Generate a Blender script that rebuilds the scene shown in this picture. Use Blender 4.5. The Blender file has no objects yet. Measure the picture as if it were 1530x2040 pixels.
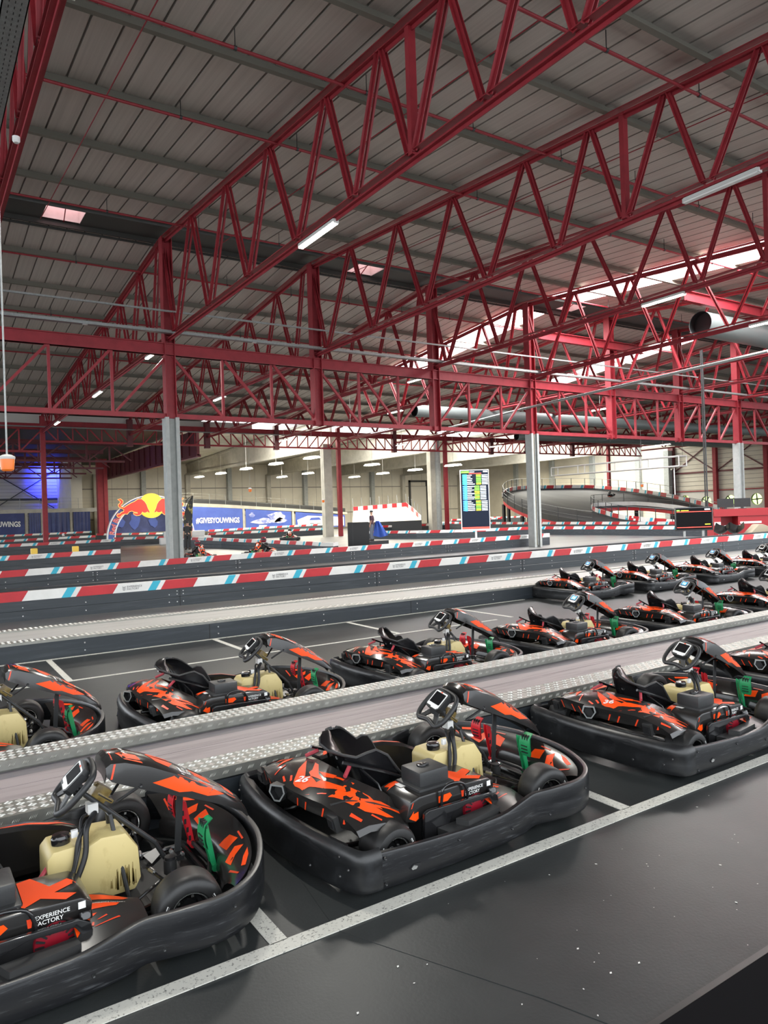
import bpy, bmesh, math, random
from mathutils import Vector, Matrix
from mathutils.bvhtree import BVHTree
PI = math.pi
rnd = random.Random(7)
SC = bpy.context.scene
COL = SC.collection

# ------------------------------------------------------------------ camera
cam_d = bpy.data.cameras.new('camera')
cam = bpy.data.objects.new('camera', cam_d)
COL.objects.link(cam)
cam_d.sensor_fit = 'VERTICAL'
cam_d.sensor_height = 36.0
cam_d.lens = 1441.65 / 2040 * 36.0
cam_d.clip_start = 0.05
cam_d.clip_end = 500
_R = ((0.83664682, -0.02676717, 0.54708832), (-0.54676488, 0.01884317, 0.83707413), (-0.03271498, -0.99946408, 0.00112973))
cam.matrix_world = Matrix(((_R[0][0], -_R[0][1], -_R[0][2], 0), (_R[1][0], -_R[1][1], -_R[1][2], 0),
                           (_R[2][0], -_R[2][1], -_R[2][2], 1.95), (0, 0, 0, 1)))
SC.camera = cam

# ------------------------------------------------------------------ sky, daylight and exposure
w = bpy.data.worlds.new('sky')
SC.world = w
w.use_nodes = True
nt = w.node_tree
bg = nt.nodes['Background']
bg.inputs['Color'].default_value = (0.90, 0.95, 1.0, 1)
bg.inputs['Strength'].default_value = 1.9
SC.view_settings.view_transform = 'Standard'
SC.view_settings.look = 'None'
SC.view_settings.exposure = 0.95
SC.view_settings.gamma = 1.0
SC.view_settings.use_curve_mapping = False
SC.cycles.max_bounces = 6
SC.cycles.diffuse_bounces = 4
SC.cycles.glossy_bounces = 3
SC.cycles.transparent_max_bounces = 8
SC.cycles.sample_clamp_indirect = 4.0
SC.cycles.caustics_reflective = False
SC.cycles.caustics_refractive = False

def area_lamp(name, loc, size, power, color=(1, 0.97, 0.9), rot=(0, 0, 0)):
    d = bpy.data.lights.new(name, 'AREA')
    d.shape = 'RECTANGLE'
    d.size, d.size_y = size
    d.energy = power
    d.color = color
    o = bpy.data.objects.new(name, d)
    o.location = loc
    o.rotation_euler = rot
    COL.objects.link(o)
    return o

# ------------------------------------------------------------------ materials
MATS = {}
def mat(name, col, rough=0.5, metal=0.0, noise=None, bump=None, spec=0.5, emit=None, estr=1.0, coat=0.0, trans=0.0, stretch=(1, 1, 1), alpha=None):
    """noise = (scale, colour2, low, high): a second colour mixed in by a noise; bump = (scale, strength)"""
    m = bpy.data.materials.new(name)
    m.use_nodes = True
    t = m.node_tree
    b = t.nodes['Principled BSDF']
    b.inputs['Base Color'].default_value = (*col, 1)
    b.inputs['Roughness'].default_value = rough
    b.inputs['Metallic'].default_value = metal
    b.inputs['Specular IOR Level'].default_value = spec
    b.inputs['Coat Weight'].default_value = coat
    b.inputs['Coat Roughness'].default_value = 0.08
    if emit:
        b.inputs['Emission Color'].default_value = (*emit, 1)
        b.inputs['Emission Strength'].default_value = estr
    if noise or bump:
        tc = t.nodes.new('ShaderNodeTexCoord')
        mp = t.nodes.new('ShaderNodeMapping')
        mp.inputs['Scale'].default_value = stretch
        t.links.new(tc.outputs['Object'], mp.inputs['Vector'])
    if noise:
        n = t.nodes.new('ShaderNodeTexNoise')
        n.inputs['Scale'].default_value = noise[0]
        n.inputs['Detail'].default_value = 5
        n.inputs['Roughness'].default_value = 0.62
        t.links.new(mp.outputs[0], n.inputs['Vector'])
        r = t.nodes.new('ShaderNodeMapRange')
        r.inputs['From Min'].default_value = noise[2]
        r.inputs['From Max'].default_value = noise[3]
        t.links.new(n.outputs['Fac'], r.inputs['Value'])
        x = t.nodes.new('ShaderNodeMix')
        x.data_type = 'RGBA'
        x.inputs['A'].default_value = (*col, 1)
        x.inputs['B'].default_value = (*noise[1], 1)
        t.links.new(r.outputs['Result'], x.inputs['Factor'])
        t.links.new(x.outputs['Result'], b.inputs['Base Color'])
    if bump:
        n = t.nodes.new('ShaderNodeTexNoise')
        n.inputs['Scale'].default_value = bump[0]
        n.inputs['Detail'].default_value = 4
        t.links.new(mp.outputs[0], n.inputs['Vector'])
        bp = t.nodes.new('ShaderNodeBump')
        bp.inputs['Strength'].default_value = bump[1]
        bp.inputs['Distance'].default_value = 0.02
        t.links.new(n.outputs['Fac'], bp.inputs['Height'])
        t.links.new(bp.outputs[0], b.inputs['Normal'])
    MATS[name] = m
    return m

mat('floor_rubber', (0.0165, 0.0195, 0.0205), 0.42, noise=(0.9, (0.036, 0.040, 0.0405), 0.35, 0.7), bump=(60, 0.04), spec=0.36)
mat('track', (0.085, 0.087, 0.09), 0.38, noise=(0.35, (0.16, 0.155, 0.14), 0.4, 0.68), spec=0.6, stretch=(0.25, 1, 1))  # same rubber as the pit floor; grazing reflection put into a paler base colour
mat('line_paint', (0.62, 0.61, 0.55), 0.6, noise=(75, (0.12, 0.12, 0.11), 0.56, 0.68))
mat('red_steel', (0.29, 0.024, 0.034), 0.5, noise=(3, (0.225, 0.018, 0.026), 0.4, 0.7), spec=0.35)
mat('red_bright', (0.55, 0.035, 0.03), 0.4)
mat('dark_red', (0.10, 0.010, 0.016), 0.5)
mat('grey_paint', (0.37, 0.39, 0.38), 0.6, noise=(4, (0.30, 0.32, 0.31), 0.4, 0.7))
mat('concrete', (0.46, 0.44, 0.38), 0.8, noise=(1.2, (0.36, 0.34, 0.29), 0.4, 0.7))
mat('deck_sheet', (0.56, 0.515, 0.46), 0.5, noise=(1.4, (0.46, 0.42, 0.375), 0.35, 0.7), stretch=(9, 0.12, 1))
mat('deck_joint', (0.32, 0.295, 0.262), 0.7)
mat('purlin', (0.19, 0.18, 0.15), 0.7, spec=0.2)
mat('dark_flashing', (0.055, 0.055, 0.05), 0.6)
mat('wall_cream', (0.66, 0.62, 0.52), 0.7, noise=(0.5, (0.58, 0.54, 0.45), 0.4, 0.7))
mat('wall_line', (0.2, 0.19, 0.17), 0.7)
mat('wall_siding', (0.55, 0.52, 0.45), 0.6)
mat('galv', (0.33, 0.345, 0.34), 0.5, 0.6, noise=(14, (0.25, 0.26, 0.255), 0.4, 0.7))
mat('duct', (0.15, 0.175, 0.17), 0.5, 0.1)
mat('tread_alu', (0.78, 0.77, 0.72), 0.36, 0.55, noise=(9, (0.5, 0.49, 0.44), 0.4, 0.75))
mat('tread_base', (0.33, 0.33, 0.30), 0.42, 0.6, noise=(9, (0.25, 0.25, 0.22), 0.4, 0.75))
mat('deck_board', (0.36, 0.31, 0.31), 0.6, noise=(2.6, (0.22, 0.19, 0.19), 0.48, 0.72), stretch=(0.35, 5, 5))
mat('dark_board', (0.20, 0.18, 0.185), 0.55, noise=(3.2, (0.16, 0.15, 0.17), 0.4, 0.65), stretch=(1.3, 3, 3))  # darker streaky grey for the board strip along the far tread edge
mat('board_gap', (0.10, 0.09, 0.09), 0.8)
mat('black', (0.010, 0.010, 0.011), 0.5)
mat('matte_black', (0.006, 0.006, 0.007), 0.8, spec=0.05)
mat('black_gloss', (0.012, 0.012, 0.013), 0.16, coat=0.4)
mat('bumper', (0.0095, 0.010, 0.0115), 0.33, noise=(24, (0.065, 0.068, 0.072), 0.58, 0.74), bump=(26, 0.03), stretch=(0.30, 0.30, 4.0))
mat('bumper_rear', (0.011, 0.0115, 0.0125), 0.33, noise=(6, (0.035, 0.037, 0.04), 0.5, 0.75), bump=(25, 0.04))
mat('cowl', (0.016, 0.015, 0.0145), 0.22, coat=0.2)
mat('cowl_grey', (0.030, 0.030, 0.030), 0.32)
mat('orange', (1.0, 0.080, 0.005), 0.42, spec=0.3)
mat('orange_line', (0.80, 0.06, 0.015), 0.35)
mat('white_decal', (0.80, 0.80, 0.78), 0.4)
mat('seat', (0.007, 0.007, 0.008), 0.22, bump=(9, 0.05))
mat('seat_rim', (0.03, 0.03, 0.03), 0.6)
mat('tyre', (0.011, 0.011, 0.0115), 0.48, noise=(12, (0.020, 0.0195, 0.019), 0.4, 0.7))
mat('rim', (0.022, 0.022, 0.023), 0.2, 0.5)
mat('chrome', (0.72, 0.72, 0.70), 0.22, 0.9)
mat('tank', (0.64, 0.52, 0.23), 0.42, noise=(5.5, (0.30, 0.19, 0.05), 0.56, 0.78), stretch=(1, 1, 0.55))
mat('tank_brown', (0.28, 0.20, 0.06), 0.35, noise=(14, (0.10, 0.06, 0.02), 0.45, 0.7))
mat('engine_red', (0.23, 0.008, 0.018), 0.28)
mat('hose_red', (0.42, 0.05, 0.07), 0.4)
mat('pedal_red', (0.62, 0.02, 0.03), 0.28)
mat('pedal_green', (0.018, 0.30, 0.11), 0.32)
mat('airbox', (0.030, 0.031, 0.032), 0.42, bump=(60, 0.05))
mat('dark_grey', (0.020, 0.021, 0.022), 0.45)
mat('screen', (0.006, 0.006, 0.007), 0.5, spec=0.05)
mat('barrier_rubber', (0.030, 0.037, 0.044), 0.42, noise=(3, (0.06, 0.07, 0.08), 0.5, 0.75), stretch=(0.3, 1, 5))
mat('deck_grey', (0.42, 0.41, 0.39), 0.55, noise=(2.0, (0.36, 0.35, 0.33), 0.45, 0.7), stretch=(0.3, 4, 4))
mat('barrier_low', (0.016, 0.018, 0.020), 0.5)
mat('stripe_red', (0.50, 0.022, 0.030), 0.4, noise=(2.5, (0.42, 0.018, 0.026), 0.4, 0.7))
mat('stripe_white', (0.74, 0.74, 0.72), 0.45, noise=(2.5, (0.66, 0.66, 0.63), 0.4, 0.7))
mat('stripe_blue', (0.03, 0.40, 0.55), 0.4)
mat('logo_grey', (0.13, 0.13, 0.14), 0.5)
mat('banner_blue', (0.045, 0.085, 0.36), 0.5, noise=(0.8, (0.06, 0.11, 0.42), 0.4, 0.7))
mat('banner_dark', (0.018, 0.030, 0.13), 0.45, noise=(0.7, (0.05, 0.07, 0.22), 0.5, 0.75))
mat('banner_pale', (0.58, 0.58, 0.66), 0.5, noise=(1.3, (0.16, 0.20, 0.48), 0.42, 0.58))
mat('sign_yellow', (0.95, 0.62, 0.03), 0.4, emit=(1.0, 0.55, 0.03), estr=0.55)
mat('sign_red', (0.70, 0.03, 0.02), 0.4, emit=(0.8, 0.04, 0.02), estr=0.35)
mat('sign_outline', (0.95, 0.45, 0.10), 0.4, emit=(1.0, 0.42, 0.10), estr=0.6)
mat('sign_white', (0.85, 0.85, 0.85), 0.4)
mat('sign_blue', (0.05, 0.10, 0.32), 0.4)
mat('sign_letters', (0.62, 0.10, 0.10), 0.4)
mat('led', (1, 1, 1), 0.4, emit=(1.0, 0.95, 0.78), estr=14)
mat('led_off', (0.78, 0.78, 0.76), 0.4)
mat('lamp_body', (0.6, 0.6, 0.58), 0.5)
mat('amber', (0.75, 0.16, 0.01), 0.25, emit=(1.0, 0.22, 0.01), estr=0.08)
mat('scr_green', (0.1, 0.6, 0.05), 0.4, emit=(0.25, 0.9, 0.05), estr=0.9)
mat('scr_yellow', (0.7, 0.7, 0.03), 0.4, emit=(0.75, 0.75, 0.03), estr=0.9)
mat('scr_cyan', (0.05, 0.6, 0.65), 0.4, emit=(0.05, 0.75, 0.8), estr=0.9)
mat('scr_blue', (0.05, 0.25, 0.75), 0.4, emit=(0.06, 0.30, 0.9), estr=0.9)
mat('scr_white', (0.8, 0.85, 0.9), 0.4, emit=(0.75, 0.9, 1.0), estr=1.0)
mat('scr_red', (0.8, 0.05, 0.04), 0.4, emit=(1.0, 0.08, 0.05), estr=0.9)
mat('scr_navy', (0.012, 0.018, 0.035), 0.5, spec=0.15)
mat('cushion', (0.27, 0.235, 0.17), 0.8)
mat('flag_black', (0.02, 0.02, 0.018), 0.6, noise=(2.2, (0.42, 0.36, 0.10), 0.52, 0.6))
mat('cloth_blue', (0.03, 0.09, 0.42), 0.7)
mat('skin', (0.50, 0.28, 0.19), 0.6)
mat('jeans', (0.16, 0.18, 0.22), 0.8)
mat('shirt_dark', (0.05, 0.02, 0.035), 0.8)
mat('suit_black', (0.018, 0.018, 0.02), 0.7)
mat('suit_pale', (0.55, 0.52, 0.48), 0.7)
mat('helmet_red', (0.20, 0.025, 0.04), 0.2)
mat('helmet_white', (0.75, 0.73, 0.75), 0.25)
mat('yellow_block', (0.75, 0.50, 0.06), 0.5)
mat('cladding_white', (0.60, 0.59, 0.55), 0.6)
mat('upstand_red', (0.75, 0.36, 0.36), 0.6)  # pinkish base: bright daylight on red paint put into the colour
mat('counter_red', (0.30, 0.014, 0.02), 0.5)
mat('ramp_grey', (0.040, 0.040, 0.043), 0.6, spec=0.12, noise=(0.5, (0.06, 0.06, 0.06), 0.4, 0.7), stretch=(1, 0.2, 1))
mat('vent_pink', (0.85, 0.45, 0.45), 0.6)
mat('paper', (0.75, 0.75, 0.72), 0.7)

def glass(name, tint, frac):
    m = bpy.data.materials.new(name)
    m.use_nodes = True
    t = m.node_tree
    t.nodes.clear()
    o = t.nodes.new('ShaderNodeOutputMaterial')
    tr = t.nodes.new('ShaderNodeBsdfTransparent')
    tr.inputs[0].default_value = (*tint, 1)
    gl = t.nodes.new('ShaderNodeBsdfGlossy')
    gl.inputs['Roughness'].default_value = 0.05
    mx = t.nodes.new('ShaderNodeMixShader')
    mx.inputs[0].default_value = frac
    t.links.new(tr.outputs[0], mx.inputs[1])
    t.links.new(gl.outputs[0], mx.inputs[2])
    t.links.new(mx.outputs[0], o.inputs[0])
    MATS[name] = m
glass('skylight_glass', (1.0, 0.97, 0.95), 0.04)
glass('window_glass', (0.80, 0.92, 0.52), 0.05)
glass('pink_glass', (0.80, 0.42, 0.42), 0.04)

# ------------------------------------------------------------------ mesh builder
class MB:
    def __init__(s):
        s.v, s.f, s.m = [], [], []
    def add(s, verts, faces, mi=0):
        o = len(s.v)
        s.v += [Vector(p) for p in verts]
        for f in faces:
            s.f.append([i + o for i in f])
            s.m.append(mi)
        return s
    def box(s, c, d, mi=0, rot=None):
        x, y, z = d[0] / 2, d[1] / 2, d[2] / 2
        vs = [Vector((a * x, b * y, e * z)) for a in (-1, 1) for b in (-1, 1) for e in (-1, 1)]
        if rot is not None:
            vs = [rot @ p for p in vs]
        c = Vector(c)
        s.add([p + c for p in vs], [(0, 1, 3, 2), (4, 6, 7, 5), (0, 4, 5, 1), (2, 3, 7, 6), (0, 2, 6, 4), (1, 5, 7, 3)], mi)
        return s
    def bb(s, x0, x1, y0, y1, z0, z1, mi=0):
        return s.box(((x0 + x1) / 2, (y0 + y1) / 2, (z0 + z1) / 2), (x1 - x0, y1 - y0, z1 - z0), mi)
    def bar(s, p0, p1, wd, ht, mi=0, up=(0, 0, 1)):
        p0, p1 = Vector(p0), Vector(p1)
        d = (p1 - p0)
        L = d.length
        d.normalize()
        u = Vector(up)
        if abs(d.dot(u)) > 0.98:
            u = Vector((0, 1, 0))
        sd = d.cross(u).normalized()
        u = sd.cross(d).normalized()
        rot = Matrix((d, sd, u)).transposed()
        return s.box((p0 + p1) / 2, (L, wd, ht), mi, rot)
    def tube(s, pts, r, n=8, mi=0, closed=False, caps=True):
        pts = [Vector(p) for p in pts]
        N = len(pts)
        rings = []
        prev = None
        for i, p in enumerate(pts):
            if closed:
                d = pts[(i + 1) % N] - pts[i - 1]
            else:
                d = pts[min(i + 1, N - 1)] - pts[max(i - 1, 0)]
            d.normalize()
            if prev is None:
                u = Vector((0, 0, 1)) if abs(d.z) < 0.9 else Vector((1, 0, 0))
                u = (u - d * u.dot(d)).normalized()
            else:
                u = prev - d * prev.dot(d)
                u = u.normalized() if u.length > 1e-6 else prev
            prev = u
            b = d.cross(u)
            rr = r[i] if isinstance(r, (list, tuple)) else r
            rings.append([p + (u * math.cos(2 * PI * k / n) + b * math.sin(2 * PI * k / n)) * rr for k in range(n)])
        s.loft(rings, mi, loop=closed, close=True, caps=caps and not closed)
        return s
    def cyl(s, p0, p1, r, n=16, mi=0, r1=None):
        return s.tube([p0, p1], [r, r if r1 is None else r1], n, mi)
    def loft(s, rings, mi=0, loop=False, close=True, caps=False):
        n = len(rings[0])
        vs = [p for r in rings for p in r]
        fs = []
        R = len(rings)
        for i in range(R if loop else R - 1):
            j = (i + 1) % R
            for k in range(n if close else n - 1):
                l = (k + 1) % n
                fs.append((i * n + k, i * n + l, j * n + l, j * n + k))
        if caps:
            fs.append(tuple(range(n - 1, -1, -1)))
            fs.append(tuple((R - 1) * n + k for k in range(n)))
        return s.add(vs, fs, mi)
    def lathe(s, prof, c, axis='y', n=32, mi=0):
        c = Vector(c)
        rings = []
        for a, r in prof:
            ring = []
            for k in range(n):
                t = 2 * PI * k / n
                if axis == 'y':
                    ring.append(c + Vector((r * math.cos(t), a, r * math.sin(t))))
                elif axis == 'x':
                    ring.append(c + Vector((a, r * math.cos(t), r * math.sin(t))))
                else:
                    ring.append(c + Vector((r * math.cos(t), r * math.sin(t), a)))
            rings.append(ring)
        return s.loft(rings, mi, caps=False)
    def prism(s, poly, a0, a1, plane='xz', mi=0):
        """poly in a plane, extruded along the remaining axis from a0 to a1"""
        def P(p, a):
            return {'xz': (p[0], a, p[1]), 'xy': (p[0], p[1], a), 'yz': (a, p[0], p[1])}[plane]
        n = len(poly)
        vs = [P(p, a0) for p in poly] + [P(p, a1) for p in poly]
        fs = [tuple(range(n - 1, -1, -1)), tuple(range(n, 2 * n))]
        fs += [(k, (k + 1) % n, n + (k + 1) % n, n + k) for k in range(n)]
        return s.add(vs, fs, mi)
    def quad(s, a, b, c, d, mi=0):
        return s.add([a, b, c, d], [(0, 1, 2, 3)], mi)
    def mesh(s, name, mats, smooth=30, bevel=None, solid=None, weld=False):
        me = bpy.data.meshes.new(name)
        me.from_pydata([tuple(p) for p in s.v], [], s.f)
        for q in mats:
            me.materials.append(MATS[q])
        me.polygons.foreach_set('material_index', s.m)
        bm = bmesh.new()
        bm.from_mesh(me)
        if weld:
            bmesh.ops.remove_doubles(bm, verts=bm.verts, dist=1e-4)
        bmesh.ops.recalc_face_normals(bm, faces=bm.faces)
        if solid:
            bmesh.ops.solidify(bm, geom=bm.faces[:], thickness=solid)
        if bevel:
            es = [e for e in bm.edges if len(e.link_faces) == 2 and e.calc_face_angle(0) > math.radians(35)]
            bmesh.ops.bevel(bm, geom=es, offset=bevel, segments=2, profile=0.6, affect='EDGES')
        bm.to_mesh(me)
        bm.free()
        if smooth:
            me.polygons.foreach_set('use_smooth', [True] * len(me.polygons))
            me.set_sharp_from_angle(angle=math.radians(smooth))
        me.update()
        return me
    def build(s, name, mats, parent=None, smooth=30, bevel=None, solid=None, weld=False):
        if isinstance(mats, str):
            mats = [mats]
        o = bpy.data.objects.new(name, s.mesh(name, mats, smooth, bevel, solid, weld))
        COL.objects.link(o)
        if parent:
            o.parent = parent
        return o
    def bvh(s):
        return BVHTree.FromPolygons(s.v, s.f)

def thing(name, label, cat, loc=(0, 0, 0), rz=0.0, group=None):
    o = bpy.data.objects.new(name, None)
    COL.objects.link(o)
    o.empty_display_size = 0.1
    o.location = loc
    o.rotation_euler = (0, 0, rz)
    return tag(o, label, cat, group)

def tag(o, label, cat, group=None, kind=None):
    if label:
        o['label'] = label
    if cat:
        o['category'] = cat
    if group:
        o['group'] = group
    if kind:
        o['kind'] = kind
    return o

def structure(o, label=None):
    o['kind'] = 'structure'
    if label:
        o['label'] = label
    return o

def copy_tree(o, parent=None):
    c = o.copy()
    COL.objects.link(c)
    if parent is not None:
        c.parent = parent
    for ch in list(o.children):
        copy_tree(ch, c)
    return c

def catmull(pts, sub=6, closed=False):
    pts = [Vector(p) for p in pts]
    out = []
    n = len(pts)
    for i in range(n if closed else n - 1):
        if closed:
            a, b, c, d = pts[i - 1], pts[i], pts[(i + 1) % n], pts[(i + 2) % n]
        else:
            a, b, c, d = pts[max(i - 1, 0)], pts[i], pts[i + 1], pts[min(i + 2, n - 1)]
        for k in range(sub):
            t = k / sub
            out.append(0.5 * ((2 * b) + (c - a) * t + (2 * a - 5 * b + 4 * c - d) * t * t + (3 * b - a - 3 * c + d) * t ** 3))
    if not closed:
        out.append(pts[-1])
    return out

_TXT = {}
def text_geo(s, bold=0.0):
    """verts (2-D, em units, origin bottom-left) and faces of a string"""
    if (s, bold) in _TXT:
        return _TXT[(s, bold)]
    cu = bpy.data.curves.new('lettering', 'FONT')
    cu.body = s
    cu.size = 1.0
    cu.offset = bold
    cu.resolution_u = 3
    ob = bpy.data.objects.new('lettering', cu)
    COL.objects.link(ob)
    dg = bpy.context.evaluated_depsgraph_get()
    me = ob.evaluated_get(dg).to_mesh()
    vs = [(p.co.x, p.co.y) for p in me.vertices]
    fs = [tuple(p.vertices) for p in me.polygons]
    ob.evaluated_get(dg).to_mesh_clear()
    bpy.data.objects.remove(ob)
    bpy.data.curves.remove(cu)
    x0 = min(p[0] for p in vs)
    y0 = min(p[1] for p in vs)
    vs = [(p[0] - x0, p[1] - y0) for p in vs]
    W = max(p[0] for p in vs)
    Hh = max(p[1] for p in vs)
    _TXT[(s, bold)] = (vs, fs, W, Hh)
    return _TXT[(s, bold)]

def put_text(mb, s, origin, ux, uy, height, mi, bold=0.0, slant=0.0, width=None):
    """flat lettering: origin bottom-left, ux / uy unit vectors"""
    vs, fs, W, Hh = text_geo(s, bold)
    k = height / Hh
    kx = k if width is None else width / W
    o, ux, uy = Vector(origin), Vector(ux), Vector(uy)
    mb.add([o + ux * (p[0] * kx + slant * p[1] * k) + uy * (p[1] * k) for p in vs], fs, mi)
    return W * kx

def decal(mb, bvh, poly, d, mi, plane='xy', at=2.0, off=0.0022, cut=0.05):
    """a flat outline laid on a surface along direction d"""
    d = Vector(d)
    bm = bmesh.new()
    def P(p):
        return {'xy': (p[0], p[1], at), 'xz': (p[0], at, p[1]), 'yz': (at, p[0], p[1])}[plane]
    vs = [bm.verts.new(P(p)) for p in poly]
    bm.faces.new(vs)
    bmesh.ops.triangulate(bm, faces=bm.faces[:])
    for _ in range(3):
        es = [e for e in bm.edges if e.calc_length() > cut]
        if not es:
            break
        bmesh.ops.subdivide_edges(bm, edges=es, cuts=1)
        bmesh.ops.triangulate(bm, faces=[f for f in bm.faces if len(f.verts) > 4])
    bm.verts.index_update()
    out = []
    good = []
    for v in bm.verts:
        h = bvh.ray_cast(v.co, d)
        if h[0] is None:
            n = bvh.find_nearest(v.co + d * 1.6)
            out.append(n[0] - d * off)
            good.append(False)
        else:
            out.append(h[0] - d * off)
            good.append(True)
    fs = []
    for f in bm.faces:
        ix = [v.index for v in f.verts]
        if sum(good[i] for i in ix) >= len(ix) - 0:
            fs.append(ix)
    mb.add(out, fs, mi)
    bm.free()

def decal_text(mb, bvh, s, x, y, h, ang, d, mi, plane='xy', at=2.0, bold=0.0, flip=1, off=0.004):
    vs, fs, W, Hh = text_geo(s, bold)
    k = h / Hh
    ca, sa = math.cos(ang), math.sin(ang)
    d = Vector(d)
    out = []
    for p in vs:
        a, b = p[0] * k, p[1] * k * flip
        u, v = x + a * ca - b * sa, y + a * sa + b * ca
        q = Vector({'xy': (u, v, at), 'xz': (u, at, v), 'yz': (at, u, v)}[plane])
        r = bvh.ray_cast(q, d)
        out.append((r[0] if r[0] is not None else bvh.find_nearest(q + d * 1.6)[0]) - d * off)
    mb.add(out, fs, mi)
# ------------------------------------------------------------------ building grid: trusses every 6 m along x, ridge at y = 26
X0, YR, YF, YB = 7.944, 26.03, 55.99, 98.14
def TX(k):
    return 1.70 if k == -1 else X0 + 6 * k
def ztop(y):                                   # underside of the top chord
    return 10.08 + .075 * y if y <= 26.6 else 12.075 - .085 * (y - 26.6)

# ---- floor
mb = MB().quad((-40, -14, 0), (90, -14, 0), (90, 108, 0), (-40, 108, 0))
fl = structure(mb.build('floor', 'floor_rubber', smooth=0), 'dark rubber floor')
mb = MB().quad((-40, 13.0, .004), (90, 13.0, .004), (90, 108, .004), (-40, 108, .004))
structure(mb.build('floor_track', 'track', smooth=0), 'rubber race track surface, reflected light put into its pale grey')
mb = MB()
mb.bb(-2, 40, 2.985, 3.075, .001, .005)
for x in (1.315, 3.745, 6.19, 8.62, 11.05):
    mb.bb(x, x + .085, 3.07, 5.0 if False else 3.60, .001, .005)
mb.bb(-3, 10.9, 11.30, 11.37, .001, .005)
mb.bb(-3, 8.6, 9.60, 9.66, .001, .005)
for x in (-.85, 1.55, 4.0, 6.48, 8.95):
    mb.bb(x, x + .075, 9.66, 11.30, .001, .005)
for x in (1.3, 3.9):
    mb.bb(x, x + .07, 5.97, 6.35, .001, .005)
structure(mb.build('floor_marking', 'line_paint', smooth=0), 'white painted bay lines on the rubber floor')
mb = MB()
for a, b in (((1.62, 3.0), (2.05, 2.1)), ((1.75, 3.9), (1.62, 3.0)), ((2.05, 2.1), (2.4, 1.2))):
    mb.bar((a[0], a[1], .001), (b[0], b[1], .001), .006, .002)
structure(mb.build('floor_seam', 'floor_rubber', smooth=0))
mb = MB()
for k in range(70):
    x, y = rnd.uniform(1.2, 4.6), rnd.uniform(1.2, 2.9)
    r = rnd.choice((.002, .003, .004, .006))
    a = rnd.uniform(0, 6)
    mb.add([(x + r * math.cos(a + t) * q, y + r * math.sin(a + t) * q, .0025) for t, q in ((0, 1.5), (1.3, 1), (2.9, 1.4), (4.4, .9))], [(0, 1, 2, 3)])
tag(mb.build('scraps', 'paper', smooth=0), 'tiny pale scraps scattered over the dark floor in front of the line', 'litter', kind='stuff')
mb = MB().bb(-3, 9, .7, 1.735, 0, .010, 0).bb(-3, 9, 1.735, 1.765, 0, .008, 1)
structure(mb.build('trim_1', ['matte_black', 'cowl_grey'], smooth=0), 'black edge of the viewing platform at the bottom corner')

# ---- tread plate platforms between the kart rows
def tread(mb, x0, x1, y0, y1, z, step=.058, vert=False, face=-1):
    """raised five-bar pattern on a strip (flat) or on its near face (vert)"""
    nx = int((x1 - x0) / step)
    ny = max(1, int(round((y1 - y0) / step))) if not vert else 1
    for i in range(nx):
        for j in range(ny):
            cx = x0 + (i + .5) * step
            sg = 1 if (i + j) % 2 else -1
            for k in (-1.5, -.5, .5, 1.5):
                if vert:
                    c = Vector((cx + k * .010 , y0 - .0012, z))
                    u, v, n = Vector((.55 * 1, 0, .83)), Vector((.83, 0, -.55)), Vector((0, -1, 0))
                    L, wd = .017, .0024
                    if sg < 0:
                        continue
                else:
                    cy = y0 + (j + .5) * (y1 - y0) / ny
                    u = Vector((.80, .60 * sg, 0))
                    v = Vector((-.60 * sg, .80, 0))
                    n = Vector((0, 0, 1))
                    c = Vector((cx, cy, z)) + v * (k * .0095)
                    L, wd = .023, .0034
                h = n * .0035
                mb.add([c - u * L, c + v * wd, c + u * L, c - v * wd, c - u * L * .55 + h, c + u * L * .55 + h],
                       [(0, 4, 1), (4, 5, 1), (5, 2, 1), (0, 3, 4), (4, 3, 5), (5, 3, 2)], 1)

pf = thing('walkway', 'low walkway of worn pinkish boards edged with tread plate between the two nearest kart rows', 'walkway', (4, 5.35, 0))
XA, XB = -8.0, 20.0
def prt(mb, name, mats, par, off, **k):
    o = mb.build(name, mats, None, **k)
    o.parent = par
    o.matrix_parent_inverse = Matrix.Translation(-Vector(off))
    return o
off = (4, 5.35, 0)
mb = MB().bb(XA, XB, 4.665, 5.96, 0, .205)
prt(mb, 'base', ['barrier_rubber'], pf, off, smooth=0)
mb = MB()
mb.bb(XA, XB, 5.00, 5.36, .205, .228, 0)
mb.bb(XA, XB, 5.375, 5.56, .205, .226, 0)
mb.bb(XA, XB, 5.565, 5.735, .205, .220, 1)
prt(mb, 'deck_board', ['deck_board', 'dark_board'], pf, off, smooth=0)
for nm, y0, y1, ztp, zbt in (('tread_edge', 4.675, 4.93, .285, .215), ('tread_edge', 5.735, 5.985, .300, .232)):
    mb = MB().bb(XA, XB, y0, y1, ztp - .008, ztp, 0)
    mb.bb(XA, XB, y0 - .006, y0, zbt, ztp, 0)
    mb.bb(XA, XB, y0 + .02, y1 - .01, .2, ztp - .008, 0)
    tread(mb, -1.5, 15, y0 + .008, y1, ztp)
    tread(mb, -1.5, 15, y0 - .006, y1, (ztp + zbt) / 2, step=.045, vert=True)
    prt(mb, nm, ['tread_base', 'tread_alu'], pf, off, smooth=0)

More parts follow.
